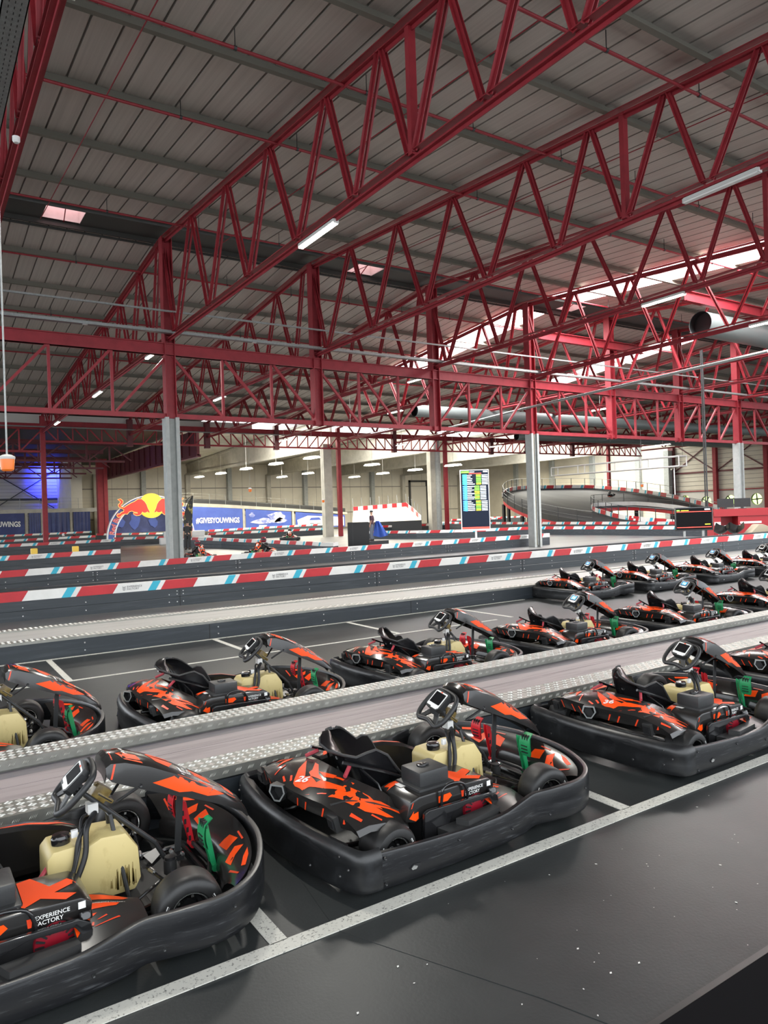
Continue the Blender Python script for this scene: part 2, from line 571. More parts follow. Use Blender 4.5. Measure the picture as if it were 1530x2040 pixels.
p2 = thing('walkway', 'long pale walkway with dark rubber side beyond the middle kart row, along the striped barrier', 'walkway', (5, 12.2, 0))
off = (5, 12.2, 0)
XA, XB = -10.0, 40.0
mb = MB().bb(XA, XB, 11.41, 12.98, 0, .245)
for x in range(-8, 40, 4):
    mb.bb(x, x + .01, 11.407, 11.41, .0, .24, 1)
    for z in (.07, .18):
        mb.cyl((x + .15, 11.41, z), (x + .15, 11.402, z), .012, 8, 2)
        mb.cyl((x + 2.1, 11.41, z), (x + 2.1, 11.402, z), .012, 8, 2)
prt(mb, 'base', ['barrier_rubber', 'black', 'chrome'], p2, off, smooth=0)
mb = MB().bb(XA, XB, 11.66, 12.74, .245, .262, 0)
prt(mb, 'deck_board', ['deck_grey'], p2, off, smooth=0)
for y0, y1 in ((11.405, 11.655), (12.745, 12.98)):
    mb = MB().bb(XA, XB, y0, y1, .245, .282, 0)
    tread(mb, -.5, 14, y0 + .01, y1, .282, step=.075)
    prt(mb, 'tread_edge', ['tread_base', 'tread_alu'], p2, off, smooth=0)

# ------------------------------------------------------------------ striped barriers
def barrier(name, pts, label, logos=0, bolts=False, start=0.0, period=1.764, stripe=.195, thick=.10, zb0=0.0, drop=None, group='track barriers'):
    """pts: (x, y, top z) along the run, seen from the right-hand side of its direction"""
    P = [Vector((p[0], p[1])) for p in pts]
    Z = [p[2] for p in pts]
    S = [0.0]
    for a, b in zip(P, P[1:]):
        S.append(S[-1] + (b - a).length)
    def at(s):
        s = min(max(s, 0), S[-1])
        for i in range(len(P) - 1):
            if s <= S[i + 1] + 1e-9:
                t = (s - S[i]) / max(1e-9, S[i + 1] - S[i])
                d = (P[i + 1] - P[i]).normalized()
                return P[i].lerp(P[i + 1], t), d, Z[i] + (Z[i + 1] - Z[i]) * t
    root = thing(name, label, 'barrier', (P[0].x, P[0].y, 0), 0, group)
    offv = (P[0].x, P[0].y, 0)
    def pt(s, z, o):
        p, d, zt = at(s)
        n = Vector((d.y, -d.x))
        return Vector((p.x + n.x * o, p.y + n.y * o, z if z >= 0 else zt + z + 1e-6 if z < -1e-5 else zt))
    # wall body
    mb = MB()
    ss = sorted(set(S))
    rings = []
    for s in ss:
        _, _, zt = at(s)
        p, d, _ = at(s)
        n = Vector((d.y, -d.x))
        q = lambda o, z: Vector((p.x + n.x * o, p.y + n.y * o, z))
        hz = zt - stripe
        zb = zb0 if drop is None else zt - drop
        rings.append([q(0, zb), q(0, zb + (hz - zb) * .48), q(-.006, zb + (hz - zb) * .50), q(0, zb + (hz - zb) * .52), q(0, hz), q(-thick * .9, hz), q(-thick * .9, zb)])
    mb.loft(rings, 0, close=True, caps=True)
    if bolts:
        s = .12
        while s < S[-1]:
            p, d, zt = at(s)
            for z in (.10, .27):
                a = pt(s, z, 0)
                b = pt(s, z, .008)
                mb.cyl(a, b, .014, 8, 1)
            s += rnd.choice((.9, 1.2, 1.76))
        for s in [x * 5.29 + (5.05 - pts[0][0]) % 5.29 for x in range(int(S[-1] / 5.29))]:
            mb.box(pt(s, .19, 0), (.010, .012, .38), 2)
            for e in (-.07, .07):
                for z in (.10, .27, .34):
                    mb.cyl(pt(s + e, z, 0), pt(s + e, z, .008), .014, 8, 1)
    prt(mb, 'rubber_wall', ['barrier_rubber', 'chrome', 'black'], root, offv, smooth=0)
    # stripe board
    mb = MB()
    rings = []
    for s in ss:
        _, _, zt = at(s)
        p, d, _ = at(s)
        n = Vector((d.y, -d.x))
        q = lambda o, z: Vector((p.x + n.x * o, p.y + n.y * o, z))
        rings.append([q(.008, zt - stripe), q(.008, zt), q(-thick, zt), q(-thick, zt - stripe)])
    mb.loft(rings, 1, close=True, caps=True)
    seg = [(0.0, .42, 0), (.42, .885, 1), (.885, .985, 2), (.985, 1.0, 1)]
    seg = [(0, .42, 0), (.42, .84, 1), (.84, .94, 2), (.94, 1.0, 1)]
    sh = .06
    k0 = -1
    while (k0 + 0) * period + start < S[-1]:
        for a, b, mi in seg:
            if mi == 1:
                continue
            s0, s1 = start + (k0 + a) * period, start + (k0 + b) * period
            cuts = [s0] + [x for x in ss if s0 < x < s1] + [s1]
            for u, v in zip(cuts, cuts[1:]):
                lo = [min(max(x, 0), S[-1]) for x in (u - sh, v - sh, v + sh, u + sh)]
                if lo[1] - lo[0] < 1e-4 and lo[2] - lo[3] < 1e-4:
                    continue
                for o1 in (.0105,):
                    A, B = pt(lo[0], -stripe, o1), pt(lo[1], -stripe, o1)
                    Cq, D = pt(lo[2], -1e-6, o1), pt(lo[3], -1e-6, o1)
                    mb.quad(A, B, Cq, D, mi)
                    back = -thick - .002
                    mb.quad(pt(lo[2], -1e-6, o1), pt(lo[3], -1e-6, o1), pt(lo[3], -1e-6, back) + Vector((0, 0, .001)), pt(lo[2], -1e-6, back) + Vector((0, 0, .001)), mi)
        if logos and k0 % 2 == logos - 1:
            s0 = start + (k0 + .50) * period
            if 0 < s0 < S[-1] - .6:
                p, d, zt = at(s0)
                ux = Vector((d.x, d.y, 0))
                n = Vector((d.y, -d.x, 0))
                o0 = Vector((p.x, p.y, zt)) + n * .012
                up = Vector((0, 0, 1))
                put_text(mb, 'EXPERIENCE', o0 + ux * .10 - up * .095, ux, up, .042, 3, bold=.01)
                put_text(mb, 'FACTORY', o0 + ux * .10 - up * .148, ux, up, .042, 3, bold=.01)
                for j in range(3):
                    z = -.062 - .030 * j
                    mb.add([o0 + ux * a + up * (z + b) for a, b in ((0, 0), (.035, -.018), (.035, -.034), (.004 * (j + 1), -.016))], [(0, 1, 2, 3)], 3)
                    mb.add([o0 + ux * a + up * (z + b) for a, b in ((.038, -.018), (.073, 0), (.073 - .004 * (j + 1), -.016), (.038, -.034))], [(0, 1, 2, 3)], 3)
        k0 += 1
    prt(mb, 'stripe_board', ['stripe_red', 'stripe_white', 'stripe_blue', 'logo_grey'], root, offv, smooth=0)
    return root

barrier('barrier', [(-6, 16.27, .6), (45, 16.27, .6)], 'nearest striped barrier, running right across the picture behind the low pale walkway', 1, True, start=8.909 - .0)
barrier('barrier', [(-6, 22.6, .6), (2.2, 24.0, .6), (11.06, 26.0 - .35, .6), (20, 26.6 - .3, .6), (27.9, 26.95, .6)], 'second striped barrier, ending right of the grey column with the brown pipe', 2, True, start=1.2)
# dark kerb wall seen over the second and first barrier
mb = MB().bb(-6, 45, 16.75, 16.95, 0, .62)
tag(mb.build('tyre_wall', ['barrier_low'], smooth=0), 'plain black wall directly behind the nearest striped barrier', 'wall')
barrier('barrier', [(-4, 32.2, .68), (2.26, 33.0, .70), (7.9, 34.0, .70)], 'short striped barrier ending left of the near grey column, two yellow blocks behind it', 1, start=.3)
barrier('barrier', [(-4, 52, .7), (3.65, 53, .70), (12.69, 54.5, .70)], 'striped barrier in front of the thin red post, ending in mid track', 1, start=.6)
barrier('barrier', [(-4, 67, .7), (4.69, 68, .71), (13.89, 69, .79)], 'striped barrier just behind the thin red post at left')
barrier('barrier', [(-4, 83, .9), (5.81, 84, .93), (16.9, 85.8, .99)], 'farthest striped barrier at left, below the dark blue banners')
barrier('barrier', [(13.4, 59.8, .69), (17.54, 60.0, .62)], 'short striped barrier left of the near grey column above the brown track')
barrier('barrier', [(15.8, 78, .79), (22.6, 78, .62)], 'striped barrier below the arch sign')
barrier('barrier', [(21.2, 60, .72), (27.24, 61, .70), (34.15, 62, .69)], 'lower of the two striped barriers under the pale blue banners')
barrier('barrier', [(25.5, 72, .79), (42.29, 76, .93)], 'upper of the two striped barriers under the pale blue banners')
barrier('barrier', [(15.5, 50, .76), (16.74, 45, .66), (17.26, 37, .59), (17.44, 34, .57), (17.40, 32.5, .55), (17.75, 31.9, .54), (18.2, 32.2, .54)], 'curved striped barrier of the hairpin behind the two racing karts')
barrier('barrier', [(29.1, 46.7, .6), (30.33, 42.2, .6), (32.2, 39.4, .6), (36.6, 38.4, .6), (37.8, 37.0, .6), (38.0, 32.2, .6), (37.92, 26.5, .6), (37.74, 22.5, .6)], 'striped barrier passing under the tall timing screen and behind the small screen', 1, start=.4)
barrier('barrier', [(37.69, 58, .74), (49.06, 60, .64)], 'striped barrier below the pale banked track, behind the standing person')
barrier('barrier', [(47.4, 62, .80), (44.2, 49.0, .78), (43.3, 44.0, .78), (42.0, 35.3, .78), (40.7, 27.0, .78)], 'striped barrier at the foot of the raised track')
barrier('barrier', [(63, 72, .96), (73, 75, .85)], 'distant striped barrier under the left end of the raised track')
barrier('barrier', [(52.5, 66, .97), (60.3, 66, .91)], 'distant striped barrier right of the tall timing screen')

# ------------------------------------------------------------------ roof
def dz(y):
    return ztop(y) + .40
ceil = bpy.data.objects.new('ceiling', None)
COL.objects.link(ceil)
structure(ceil, 'grey corrugated sheet roof')
def deck(mb, xa, xb, y0, y1):
    n = int(round((xb - xa) / .6))
    st = (xb - xa) / n
    prof = []
    for i in range(n):
        x = xa + i * st
        prof += [(x, .045), (x + .018, .045), (x + .034, 0), (x + st - .016, 0)]
    prof.append((xb, .045))
    for i, ((a, za), (b, zb_)) in enumerate(zip(prof, prof[1:])):
        mi = 0 if i % 4 == 2 else 1
        mb.quad((a, y0, dz(y0) + za), (b, y0, dz(y0) + zb_), (b, y1, dz(y1) + zb_), (a, y1, dz(y1) + za), mi)
mb = MB()
STRIP = ((26.4, 28.8), (40.2, 42.4))
def dsec(y0, y1):
    for xa, xb in ((-16, 26.4), (28.8, 40.2), (42.4, 84)):
        deck(mb, xa, xb, y0, y1)
dsec(-6, 4)
dsec(4, 25.35)
dsec(27.45, 40)
for xa, xb in STRIP:
    deck(mb, xa, xb, -6, 4)
dsec(40, 56.6)
for xa, xb in STRIP:
    deck(mb, xa, xb, 40, 56.6)
mb.build('roof_deck', ['deck_sheet', 'deck_joint'], ceil, smooth=0)
mb = MB()
for xa, xb in STRIP:
    for y0, y1 in ((4, 25.35), (27.45, 40)):
        mb.quad((xa, y0, dz(y0) + .40), (xb, y0, dz(y0) + .40), (xb, y1, dz(y1) + .40), (xa, y1, dz(y1) + .40))
mb.build('skylight_glazing', ['skylight_glass'], ceil, smooth=0)
mb = MB()
for xa, xb in STRIP:
    for y0, y1 in ((4, 25.35), (27.45, 40)):
        for x in (xa, xb):
            mb.quad((x, y0, dz(y0) - .02), (x, y1, dz(y1) - .02), (x, y1, dz(y1) + .40), (x, y0, dz(y0) + .40))
        for k in range(int((y1 - y0) / 2.2)):
            y = y0 + 2.2 * k
            mb.box(((xa + xb) / 2, y, dz(y) + .38), (xb - xa, .06, .05), 1)
mb.build('skylight_kerb', ['upstand_red', 'led_off'], ceil, smooth=0)
# purlins
py = [23.0, 19.9, 16.95, 13.95, 11.2, 8.6, 6.0, 3.4, .8, -1.8] + [29.6, 32.7, 35.8, 38.9, 42.0, 45.1, 48.2, 51.3, 54.4]
for y in py:
    mb = MB()
    z = ztop(y) + .23
    t = .075 if y < 26 else -.085
    mb.box((34, y, z + .08), (100, .012, .25))
    mb.box((34, y - .06, z - .04), (100, .13, .012))
    mb.box((34, y + .045, z + .195), (100, .10, .012))
    mb.build('purlin', ['purlin'], ceil, smooth=0)
# dark ridge flashing with its smoke vents
vents = [(4.02, 5.25), (16.12, 17.38), (28.95, 30.2), (40.6, 41.8), (52.6, 53.8)]
mb = MB()
zr = dz(26.4) + .02
xs = -16.0
for a, b in vents:
    mb.bb(xs, a, 25.3, 27.5, zr, zr + .03)
    mb.bb(a, b, 25.3, 25.65, zr, zr + .03)
    mb.bb(a, b, 27.05, 27.5, zr, zr + .03)
    xs = b
mb.bb(xs, 84, 25.3, 27.5, zr, zr + .03)
for y in (25.2, 25.5, 27.15, 27.5):
    mb.bb(-16, 84, y, y + .05, zr - .16, zr)
mb.build('ridge_flashing', ['dark_flashing'], ceil, smooth=0)
for n_, (a, b) in enumerate(vents):
    wdw = bpy.data.objects.new('window_%d' % (n_ + 1), None)
    COL.objects.link(wdw)
    structure(wdw, 'small square smoke vent glazing in the dark ridge strip')
    mb = MB()
    for (p, q) in (((a, 25.65), (b, 25.65)), ((b, 25.65), (b, 27.05)), ((b, 27.05), (a, 27.05)), ((a, 27.05), (a, 25.65))):
        mb.quad((p[0], p[1], zr), (q[0], q[1], zr), (q[0], q[1], zr + .45), (p[0], p[1], zr + .45))
    mb.build('vent_kerb', ['stripe_white'], wdw, smooth=0)
    mb = MB().quad((a, 25.65, zr + .45), (b, 25.65, zr + .45), (b, 27.05, zr + .45), (a, 27.05, zr + .45))
    mb.build('vent_glass', ['pink_glass'], wdw, smooth=0)
    mb = MB().bar(((a + b) / 2, 25.65, zr + .4), ((a + b) / 2 + .1, 27.05, zr - .02), .03, .03)
    mb.build('vent_arm', ['red_steel'], wdw, smooth=0)

# ------------------------------------------------------------------ roof trusses
ZB = 8.42
near_b = [25.0, 21.6, 18.5, 15.5, 12.85, 10.75, 8.7, 6.75, 4.8, 2.8, .8, -1.2]
near_t = [26.2, 23.0, 19.9, 16.95, 13.9, 11.7, 9.6, 7.5, 5.6, 3.7, 1.7, -.3]
far_t = [29.5, 32.7, 35.8, 38.9, 42.0, 45.1, 48.2, 51.3, 54.3]
far_b = [27.9, 31.1, 34.2, 37.3, 40.4, 43.5, 46.6, 49.7, 52.8]
def make_truss(k):
    T = bpy.data.objects.new('roof_truss', None)
    COL.objects.link(T)
    mb = MB()
    def chord(y0, y1, z0, z1, h, wd, mi=0):
        mb.bar((0, y0, z0 + h / 2 - h * .42), (0, y1, z1 + h / 2 - h * .42), .02, h)
        mb.bar((0, y0, z0 + .01), (0, y1, z1 + .01), wd, .02)
        mb.bar((0, y0, z0 + h), (0, y1, z1 + h), wd, .02)
    chord(-3, 26.4, ztop(-3), ztop(26.4), .19, .19)
    chord(26.4, 56, ztop(26.4), ztop(56), .19, .19)
    mb.build('top_chord', ['red_steel'], T, smooth=0)
    mb = MB()
    chord(-3, 56, ZB, ZB, .17, .17)
    mb.build('bottom_chord', ['red_steel'], T, smooth=0)
    seq = []
    for i in range(len(near_b)):
        seq.append((near_t[i], near_b[i]))
        if i + 1 < len(near_t):
            seq.append((near_t[i + 1], near_b[i]))
    fseq = [(26.8, far_b[0])]
    for i in range(len(far_t)):
        fseq.append((far_t[i], far_b[i]))
        if i + 1 < len(far_b):
            fseq.append((far_t[i], far_b[i + 1]))
    for t, b in seq + fseq:
        d = 1 if t > b else -1
        mb = MB()
        p0, p1 = (0, b + d * .10, ZB + .14), (0, t - d * .06, ztop(t) + .02)
        for s in (-1, 1):
            q0, q1 = Vector(p0), Vector(p1)
            mb.bar(q0 + Vector((s * .035, 0, 0)), q1 + Vector((s * .035, 0, 0)), .085, .012, up=(1, 0, 0))
            mb.bar(q0 + Vector((s * .070, .035, 0)), q1 + Vector((s * .070, .035, 0)), .012, .075, up=(1, 0, 0))
        mb.build('diagonal', ['red_steel'], T, smooth=0)
    mb = MB().bb(-.08, .08, 10.70, 10.82, ZB + .1, ztop(10.75) + .05)
    mb.build('post', ['red_steel'], T, smooth=0)
    return T
TR = make_truss(0)
tl = {-1: 'red roof truss crossing the top left corner of the picture', 0: 'red roof truss rising from the near grey column to the top edge',
      1: 'red roof truss second right of the near grey column', 2: 'red roof truss meeting the girder two posts right of the near grey column',
      3: 'red roof truss above the grey column with the brown pipe', 4: 'red roof truss just beyond the bright strip skylight', 5: 'red roof truss two bays beyond the bright strip skylight',
      6: 'red roof truss above the right hand grey column', 7: 'red roof truss behind the big grey duct', 8: 'distant red roof truss right of the grey duct', 9: 'distant red roof truss above the raised track',
      10: 'second last red roof truss before the end wall', 11: 'last red roof truss before the end wall'}
for k in range(-1, 12):
    o = TR if k == -1 else copy_tree(TR)
    o.location = (TX(k), 0, 0)
    tag(o, tl[k], 'roof truss', 'red roof trusses')

# ------------------------------------------------------------------ ridge columns and the lattice girder
def hcol(name, x, y, label, z0, zs, z1, paint='grey_paint', pipe=False, red='red_steel'):
    r = thing(name, label, 'column', (x, y, 0))
    if zs > z0:
        mb = MB()
        mb.bb(-.25, -.12, -.22, .22, z0, zs)
        mb.bb(.12, .25, -.22, .22, z0, zs)
        mb.bb(-.12, .12, -.04, .04, z0, zs)
        mb.build('shaft', [paint], r, smooth=0)
    mb = MB()
    mb.bb(-.19, -.16, -.19, .19, zs, z1)
    mb.bb(.16, .19, -.19, .19, zs, z1)
    mb.bb(-.16, .16, -.015, .015, zs, z1)
    for i in range(int((z1 - zs) / .25)):
        for e in (-.12, .12):
            mb.box((e, -.03, zs + .1 + .25 * i), (.02, .02, .02))
    mb.build('steel_post', [red], r, smooth=0)
    if pipe:
        mb = MB().cyl((-.06, -.12, .1), (-.06, -.12, 5.6), .04, 10, 0)
        mb.cyl((.04, -.14, .1), (.04, -.14, 5.6), .03, 10, 1)
        mb.build('pipe', ['tank_brown', 'galv'], r)
    return r
labs = {-1: 'red steel post left of the picture edge', 0: 'nearest grey column with a red steel top, left of centre', 1: 'short red post hanging from the girder, first right of the near grey column', 2: 'short red post on the girder, second right of the near grey column',
        3: 'grey column with a brown pipe in its recess, right of centre', 4: 'bright red girder post right of the brown pipe column', 5: 'dark red girder post left of the right hand grey column', 6: 'grey column at far right with a red steel top', 7: 'red girder post beyond the right hand grey column'}
for k in range(-1, 8):
    x = X0 + 6 * k
    if k in (0, 3, 6):
        c = hcol('column', x, YR, labs[k], 0, 5.63, ztop(26) + .1, pipe=(k == 3))
        c['group'] = 'grey columns under the ridge'
    else:
        c = hcol('girder_post', x, YR, labs[k], 5.55, 5.55, ztop(26) + .1)
        c['category'] = 'girder post'
        c['group'] = 'red posts on the girder'
def lattice(label, xa, xb, y, zb_, zt, ht, hb, bay, flip, pitch, red='red_steel', wd=.16, seg=.09):
    g = thing('lattice_girder', label, 'girder', (xa, y, zb_), 0, 'red lattice girders')
    mb = MB().bb(0, xb - xa, -wd / 2, wd / 2, zt - zb_, zt - zb_ + ht)
    mb.bb(0, xb - xa, -wd * .9, wd * .9, zt - zb_ + ht - .03, zt - zb_ + ht)
    mb.bb(0, xb - xa, -wd * .9, wd * .9, zt - zb_, zt - zb_ + .03)
    mb.build('top_beam', [red], g, smooth=0)
    mb = MB().bb(0, xb - xa, -wd / 2, wd / 2, 0, hb)
    mb.build('bottom_beam', [red], g, smooth=0)
    n = int(round((xb - xa) / pitch))
    for i in range(n):
        x0, x1 = i * pitch + .1, (i + 1) * pitch - .05
        if i % bay:
            mb = MB().bb(x0 - .1 - seg / 2, x0 - .1 + seg / 2, -.05, .05, hb * .5, zt - zb_ + .05)
            mb.build('upright', [red], g, smooth=0)
        down = flip(i)
        mb = MB().bar((x0, 0, (zt - zb_) if down else hb), (x1, 0, hb if down else (zt - zb_)), seg, .09)
        mb.build('diagonal', [red], g, smooth=0)
    return g
lattice('long red lattice girder running right from the near grey column under the ridge', X0, X0 + 42, YR, 5.60, 7.88, .42, .17, 3, lambda i: (i % 9) < 5, 2.0)
lattice('red lattice girder leaving the left edge at the near grey column', X0 - 18, X0, YR, 5.60, 7.88, .42, .17, 3, lambda i: i < 4, 2.0)
# secondary beams beyond the brown pipe column
for xa, xb, y, z, lab in ((26.2, 34.2, 25.6, 10.28, 'purplish red steel beam right of the brown pipe column'), (26.3, 44, 17.63, 10.08, 'purplish red steel beam below the strip skylight at right')):
    mb = MB()
    mb.bb(xa, xb, y - .012, y + .012, z, z + .42)
    mb.bb(xa, xb, y - .12, y + .12, z, z + .025)
    mb.bb(xa, xb, y - .12, y + .12, z + .40, z + .425)
    for x in (xa + (xb - xa) * .48,):
        mb.bb(x - .02, x + .02, y - .12, y + .12, z, z + .42)
    tag(mb.build('steel_beam', ['red_steel'], smooth=0), lab, 'steel beam', 'secondary steel beams')

# far eaves row
for k, lab in ((0, 'thin dark red post standing on the track at far left'), (4, 'red post beside a pale concrete column, behind the black box'), (6, 'red post beside a pale round column, left of the tall timing screen'), (10, 'bright red post behind the raised track')):
    x = X0 + 6 * k
    r = thing('post', lab, 'post', (x, YF, 0), 0, 'red posts of the far row')
    mb = MB().bb(-.16, .16, -.16, .16, 0, 9.6)
    mb.build('steel_post', ['red_steel'], r, smooth=0)
    if k in (4, 6):
        c = thing('column', ('square pale concrete column left of the red post, behind the black box', 'round pale column left of the red post near the tall timing screen')[k == 6], 'column', (x - .85, YF + .5, 0))
        mb = MB()
        if k == 4:
            mb.bb(-.55, .25, -.3, .3, 0, 8.2)
        else:
            mb.bb(-.75, -.05, -.2, .4, 0, 8.0)
            mb.cyl((.15, 0, 0), (.15, 0, 9.3), .38, 24, 1)
        mb.build('shaft', ['concrete', 'grey_paint'], c)
for k in (1, 2, 3, 5, 7, 8, 9):
    mb = MB().bb(X0 + 6 * k - .2, X0 + 6 * k + .2, YF - .2, YF + .2, 7.55, 9.6)
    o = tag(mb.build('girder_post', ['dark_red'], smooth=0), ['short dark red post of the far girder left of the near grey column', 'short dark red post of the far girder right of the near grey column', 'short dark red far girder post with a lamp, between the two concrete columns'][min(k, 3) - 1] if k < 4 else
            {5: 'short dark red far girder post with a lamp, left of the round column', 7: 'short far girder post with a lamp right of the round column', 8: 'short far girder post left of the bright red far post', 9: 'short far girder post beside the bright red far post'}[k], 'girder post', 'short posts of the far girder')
lattice('far red lattice girder under the eaves, in front of the concrete hall', X0, X0 + 66, YF, 7.72, 8.82, .42, .13, 6, lambda i: (i % 12) < 6, 1.0, wd=.2, seg=.07)
lattice('far red lattice girder over the left hall', X0 - 12, X0, YF, 7.0, 8.62, .42, .13, 4, lambda i: i < 4, 1.5, wd=.2, seg=.10)
# ------------------------------------------------------------------ go-kart (x forward from the rear bumper, y to the kart's left, z up)
def sweep(mb, path, section, closed=False, mi=0):
    """path: (x, y, params...) ; section(i, t) -> [(outward offset, z)]"""
    n = len(path)
    rings = []
    for i in range(n):
        a = Vector(path[max(i - 1, 0)][:2])
        b = Vector(path[min(i + 1, n - 1)][:2])
        t = (b - a).normalized()
        nrm = Vector((t.y, -t.x))
        rings.append([Vector((path[i][0] + nrm.x * o, path[i][1] + nrm.y * o, z)) for o, z in section(path[i])])
    mb.loft(rings, mi, close=True, caps=True)
    return mb

def interp(tab, x):
    for (a, b) in zip(tab, tab[1:]):
        if x <= b[0]:
            t = 0 if b[0] == a[0] else max(0, (x - a[0]) / (b[0] - a[0]))
            return [p + (q - p) * t for p, q in zip(a[1:], b[1:])]
    return list(tab[-1][1:])

RC_BVH = []
DISP = []
def make_kart():
    K = bpy.data.objects.new('go_kart', None)
    COL.objects.link(K)
    # --- side and front bumper, near side to far side round the nose
    half = [(0.10, -0.755), (0.35, -0.762), (0.70, -0.765), (1.00, -0.765), (1.14, -0.755), (1.24, -0.748), (1.36, -0.785), (1.50, -0.812), (1.64, -0.79), (1.78, -0.69), (1.90, -0.50), (1.985, -0.26), (2.01, 0.0)]
    full = half + [(x, -y) for x, y in half[-2::-1]]
    path = [tuple(p) for p in catmull([(x, y, 0) for x, y in full], 4)]
    ztab = [(0.0, .226, .028), (0.4, .20, .022), (0.74, .185, .022), (0.97, .192, .024), (1.14, .226, .03), (1.24, .242, .05), (1.45, .262, .062), (1.75, .268, .065), (2.1, .272, .06)]
    def sec(p):
        zt, zb = interp(ztab, p[0])
        h = zt - zb
        dent = 0.003 if 1.35 < p[0] < 1.9 else 0.0
        q = .002 if 1.35 < p[0] < 1.9 else 0
        return [(-.035, zb), (-.010, zb), (-.003, zb + .02), (q, zb + h * .42), (q - dent, zb + h * .48), (q - dent, zb + h * .58), (q, zb + h * .64), (0, zt - .012), (-.004, zt - .002), (-.012, zt), (-.030, zt - .001), (-.036, zt - .012), (-.038, zb + .02)]
    mb = MB()
    sweep(mb, path, sec)
    for sg in (-1, 1):
        for x, z in ((.13, .19), (.13, .06), (.62, .15), (1.02, .10), (1.30, .12), (1.62, .20)):
            y = sg * (.768 if x < 1.2 else .80)
            mb.lathe([(-.002, 0.0), (-.006, .006), (0, .009), (.004, .009)] if sg < 0 else [(.002, 0.0), (.006, .006), (0, .009), (-.004, .009)], (x, y, z), 'y', 8, 1)
        mb.prism([(.285, .092), (.295, .078), (.33, .076), (.36, .090), (.355, .104), (.31, .108)], sg * .756, sg * .7655, 'xz', 3)  # black plate painted for the shade inside a small slot
        mb.prism([(.293, .090), (.300, .080), (.325, .080), (.335, .092), (.31, .102)], sg * .756, sg * .7668, 'xz', 2)
    side = mb.build('side_bumper', ['bumper', 'dark_grey', 'chrome', 'black'], K, smooth=38)
    # --- rear bumper
    half = [(0.115, 0.764), (0.045, 0.761), (-0.005, 0.735), (-0.045, 0.66), (-0.085, 0.50), (-0.122, 0.25), (-0.135, 0.0)]
    full = half + [(x, -y) for x, y in half[-2::-1]]
    path = [tuple(p) for p in catmull([(x, y, 0) for x, y in full], 5)]
    rt = [(0.0, .262), (.25, .260), (.50, .256), (.66, .250), (.74, .242), (.8, .236)]
    def sec(p):
        zt = interp(rt, abs(p[1]))[0]
        zb = .036
        h = zt - zb
        wdt = .085 if abs(p[1]) < .62 else .06
        s = -1
        o = [(.03, zb), (.004, zb), (-.004, zb + .03), (.006, zb + h * .35), (.002, zb + h * .62), (-.002, zt - .055), (.010, zt - .018), (.034, zt), (wdt * .7, zt - .004), (wdt, zt - .022), (wdt, zt - .06), (.05, zt - .08), (.05, zb)]
        return [(-a, z) for a, z in o]
    mb = MB()
    sweep(mb, path, lambda p: sec(p))
    bv = mb.bvh()
    for sg in (-1, 1):
        decal(mb, bv, [(sg * .30, .215), (sg * .33, .190), (sg * .52, .165), (sg * .55, .172), (sg * .50, .200), (sg * .36, .228)], (1, 0, 0), 1, 'yz', at=-1, off=.002)  # slot: black patch painted for its shaded inside, no opening
        decal(mb, bv, [(sg * .10, .20), (sg * .10, .165), (sg * .22, .160), (sg * .25, .18), (sg * .22, .20)], (1, 0, 0), 2, 'yz', at=-1, off=.001)
        for y, z in ((.62, .20), (.62, .10), (.40, .09), (.68, .15)):
            mb.lathe([(-.004, 0), (-.004, .006), (.004, .009)], (-.083 + (y - .5) * .24 - .002, sg * y, z), 'x', 8, 3)
    mb.build('rear_bumper', ['bumper_rear', 'black', 'bumper', 'cowl_grey'], K, smooth=38)
    # --- rear cowl
    st = {0: [(-.03, .30), (-.055, .385), (.0, .415), (.07, .43), (.14, .435), (.255, .435), (.26, .38)],
          .06: [(-.03, .30), (-.054, .385), (.0, .414), (.07, .429), (.14, .435), (.255, .435), (.26, .38)],
          .14: [(-.025, .30), (-.05, .385), (.005, .413), (.07, .428), (.14, .433), (.255, .433), (.26, .38)],
          .22: [(-.02, .30), (-.04, .385), (.02, .41), (.09, .423), (.16, .427), (.26, .425), (.265, .375)],
          .30: [(-.005, .30), (-.025, .383), (.045, .403), (.12, .412), (.20, .412), (.30, .402), (.305, .36)],
          .36: [(.01, .30), (-.005, .378), (.07, .393), (.16, .395), (.26, .38), (.40, .345), (.405, .30)],
          .43: [(.035, .272), (.012, .362), (.095, .375), (.20, .368), (.32, .335), (.47, .275), (.475, .25)],
          .49: [(.05, .27), (.032, .34), (.12, .352), (.235, .335), (.36, .295), (.475, .24), (.478, .22)],
          .54: [(.072, .268), (.056, .316), (.14, .324), (.25, .308), (.355, .272), (.44, .228), (.443, .21)],
          .592: [(.083, .25), (.07, .285), (.15, .294), (.25, .282), (.34, .252), (.41, .215), (.412, .20)],
          .602: [(.09, .225), (.082, .252), (.155, .262), (.25, .25), (.335, .222), (.40, .19), (.402, .18)]}
    ys = sorted(st)
    allY = [-y for y in ys[:0:-1]] + ys
    rings = []
    for y in allY:
        rings.append([Vector((x, y, z)) for x, z in st[abs(y)]])
    base = MB().loft(rings, 0, close=False)
    bv = base.bvh()
    RC_BVH.append(bv)
    cm = MB()
    cm.add(base.v, base.f, 0)
    dn = (0, 0, -1)
